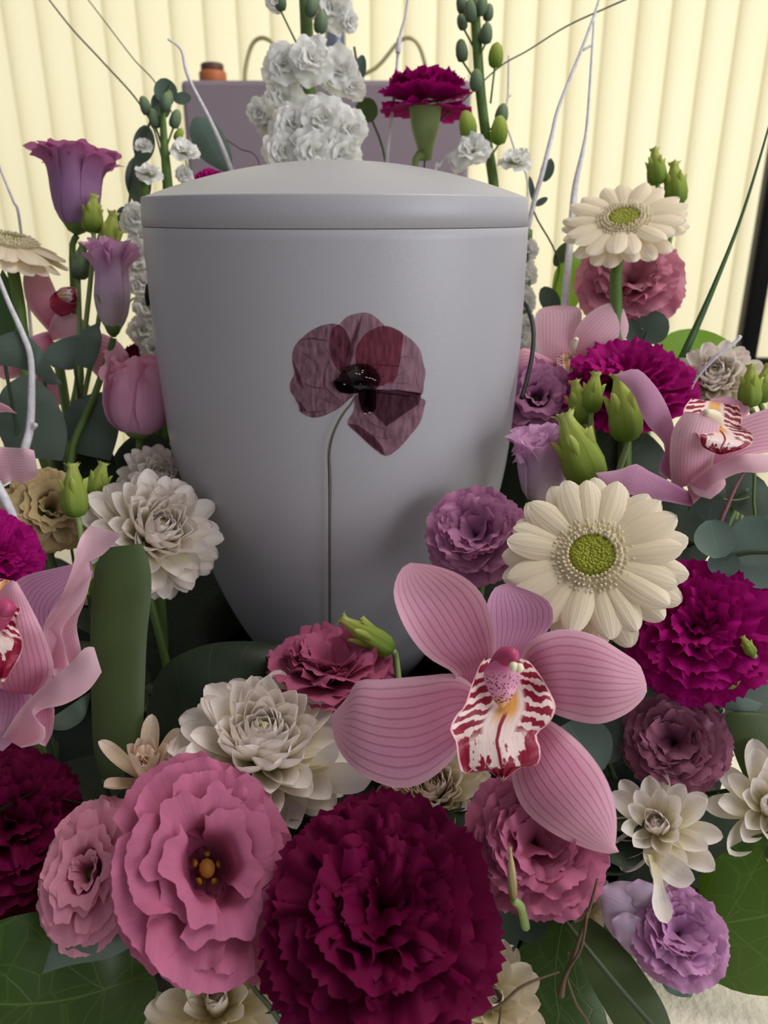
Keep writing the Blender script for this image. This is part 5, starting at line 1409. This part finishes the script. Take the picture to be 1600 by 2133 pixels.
twig('grass_stalk', 'very thin brown tendril over the cabinet left of the stock', [([(470, 290, .55), (500, 310, .55), (540, 340, .55), (560, 500, .56), (570, 860, .59)], .0004)], 'twig', 'thin grass stalks', 'grass')
twig('brown_twig', 'brown twig forking over the strap leaf at the bottom right', [([(1245, 1830, .268), (1232, 1880, .266), (1215, 1930, .265), (1195, 1990, .264), (1175, 2040, .264), (1168, 2075, .264)], [.0004, .0006, .0007, .0008, .0013]), ([(1225, 1890, .266), (1212, 1970, .262), (1190, 2010, .263), (1178, 2030, .264)], .0005), ([(1182, 2040, .264), (1200, 2090, .268), (1225, 2130, .272), (1240, 2180, .28)], [.0005, .0006]), ([(1182, 1985, .264), (1200, 1995, .268)], .0005)], 'twig', 'brown twigs')
twig('brown_twig', 'brown twig across the white chrysanthemum at the bottom', [([(1165, 2025, .262), (1120, 2040, .26), (1080, 2060, .258), (1040, 2095, .256), (980, 2120, .256), (900, 2145, .26)], [.0003, .0005, .0006, .0006]), ([(1045, 2088, .257), (1040, 2130, .258), (1030, 2180, .26)], .0004)], 'twig', 'brown twigs')
twig('brown_twig', 'dark twig dropping from the big dusty pink bloom', [([(510, 2020, .262), (530, 2060, .262), (560, 2095, .264), (590, 2140, .268), (620, 2200, .28)], [.0008, .0010])], 'darkstem', 'brown twigs')
twig('brown_twig', 'long dark stem lying on the strap leaf', [([(1165, 1905, .284), (1230, 1985, .272), (1300, 2070, .264), (1370, 2150, .258), (1420, 2220, .255)], [.0010, .0012])], 'darkstem', 'brown twigs')
twig('red_twig', 'red brown twig standing below the right orchid', [([(1560, 968, .345), (1540, 1000, .345), (1525, 1030, .345), (1512, 1060, .346), (1500, 1090, .347), (1490, 1130, .352), (1480, 1180, .36)], [.0006, .0010, .0011])], 'redtwig', 'brown twigs')
twig('green_stalk', 'slim green stalks below the right orchid', [([(1572, 985, .35), (1570, 1040, .35), (1572, 1090, .352), (1560, 1180, .37)], .0007), ([(1545, 1030, .37), (1515, 1090, .37), (1490, 1150, .375)], [.0016, .0022]), ([(1480, 1035, .36), (1530, 1042, .36), (1560, 1035, .36)], .0005)], 'green', None, 'stem')

# ------------------------------------------------------------------ low dark filler leaves added round the foam to darken the gaps
rng = random.Random(42)
fk = 0
def filler(ang, rad, z, n=6, size=.026, mat='darkleaf'):
    global fk
    c = Vector((UA.x + rad * math.cos(ang), UA.y + rad * math.sin(ang), z))
    root = thing('filler_sprig', 'low dark green filler leaves added to darken the gaps between the flowers', 'foliage', c, None, 'dark filler foliage')
    foot = Vector((0, 0, ZF - .01 - z))
    g = tube([(0, 0, 0), tuple(foot)], .0012, 6)
    part(root, 'stem', mesh('stem', g[0], g[2], g[1], M['darkstem']))
    for k in range(n):
        a = ang + rng.uniform(-1.9, 1.9)
        me = petal('ell', mat, 31 + k % 3, 6, 7, .36, .35, -.25, .12, .02, 1)
        rot = (Matrix.Rotation(a - math.pi / 2, 3, 'Z') @ Matrix.Rotation(rng.uniform(-.2, .35), 3, 'X')).to_euler()
        part(root, 'leaf', me, (rng.uniform(-.006, .006), rng.uniform(-.006, .006), rng.uniform(-.008, .006)), rot, size * rng.uniform(1.0, 1.6))
for k in range(26):
    filler(math.radians(360 * k / 26 + rng.uniform(-4, 4)), rng.uniform(.185, .215), ZF + rng.uniform(.002, .010))
for k in range(18):
    filler(math.radians(360 * k / 18 + rng.uniform(-5, 5)), rng.uniform(.135, .16), ZF + rng.uniform(.004, .014), 5, .022)
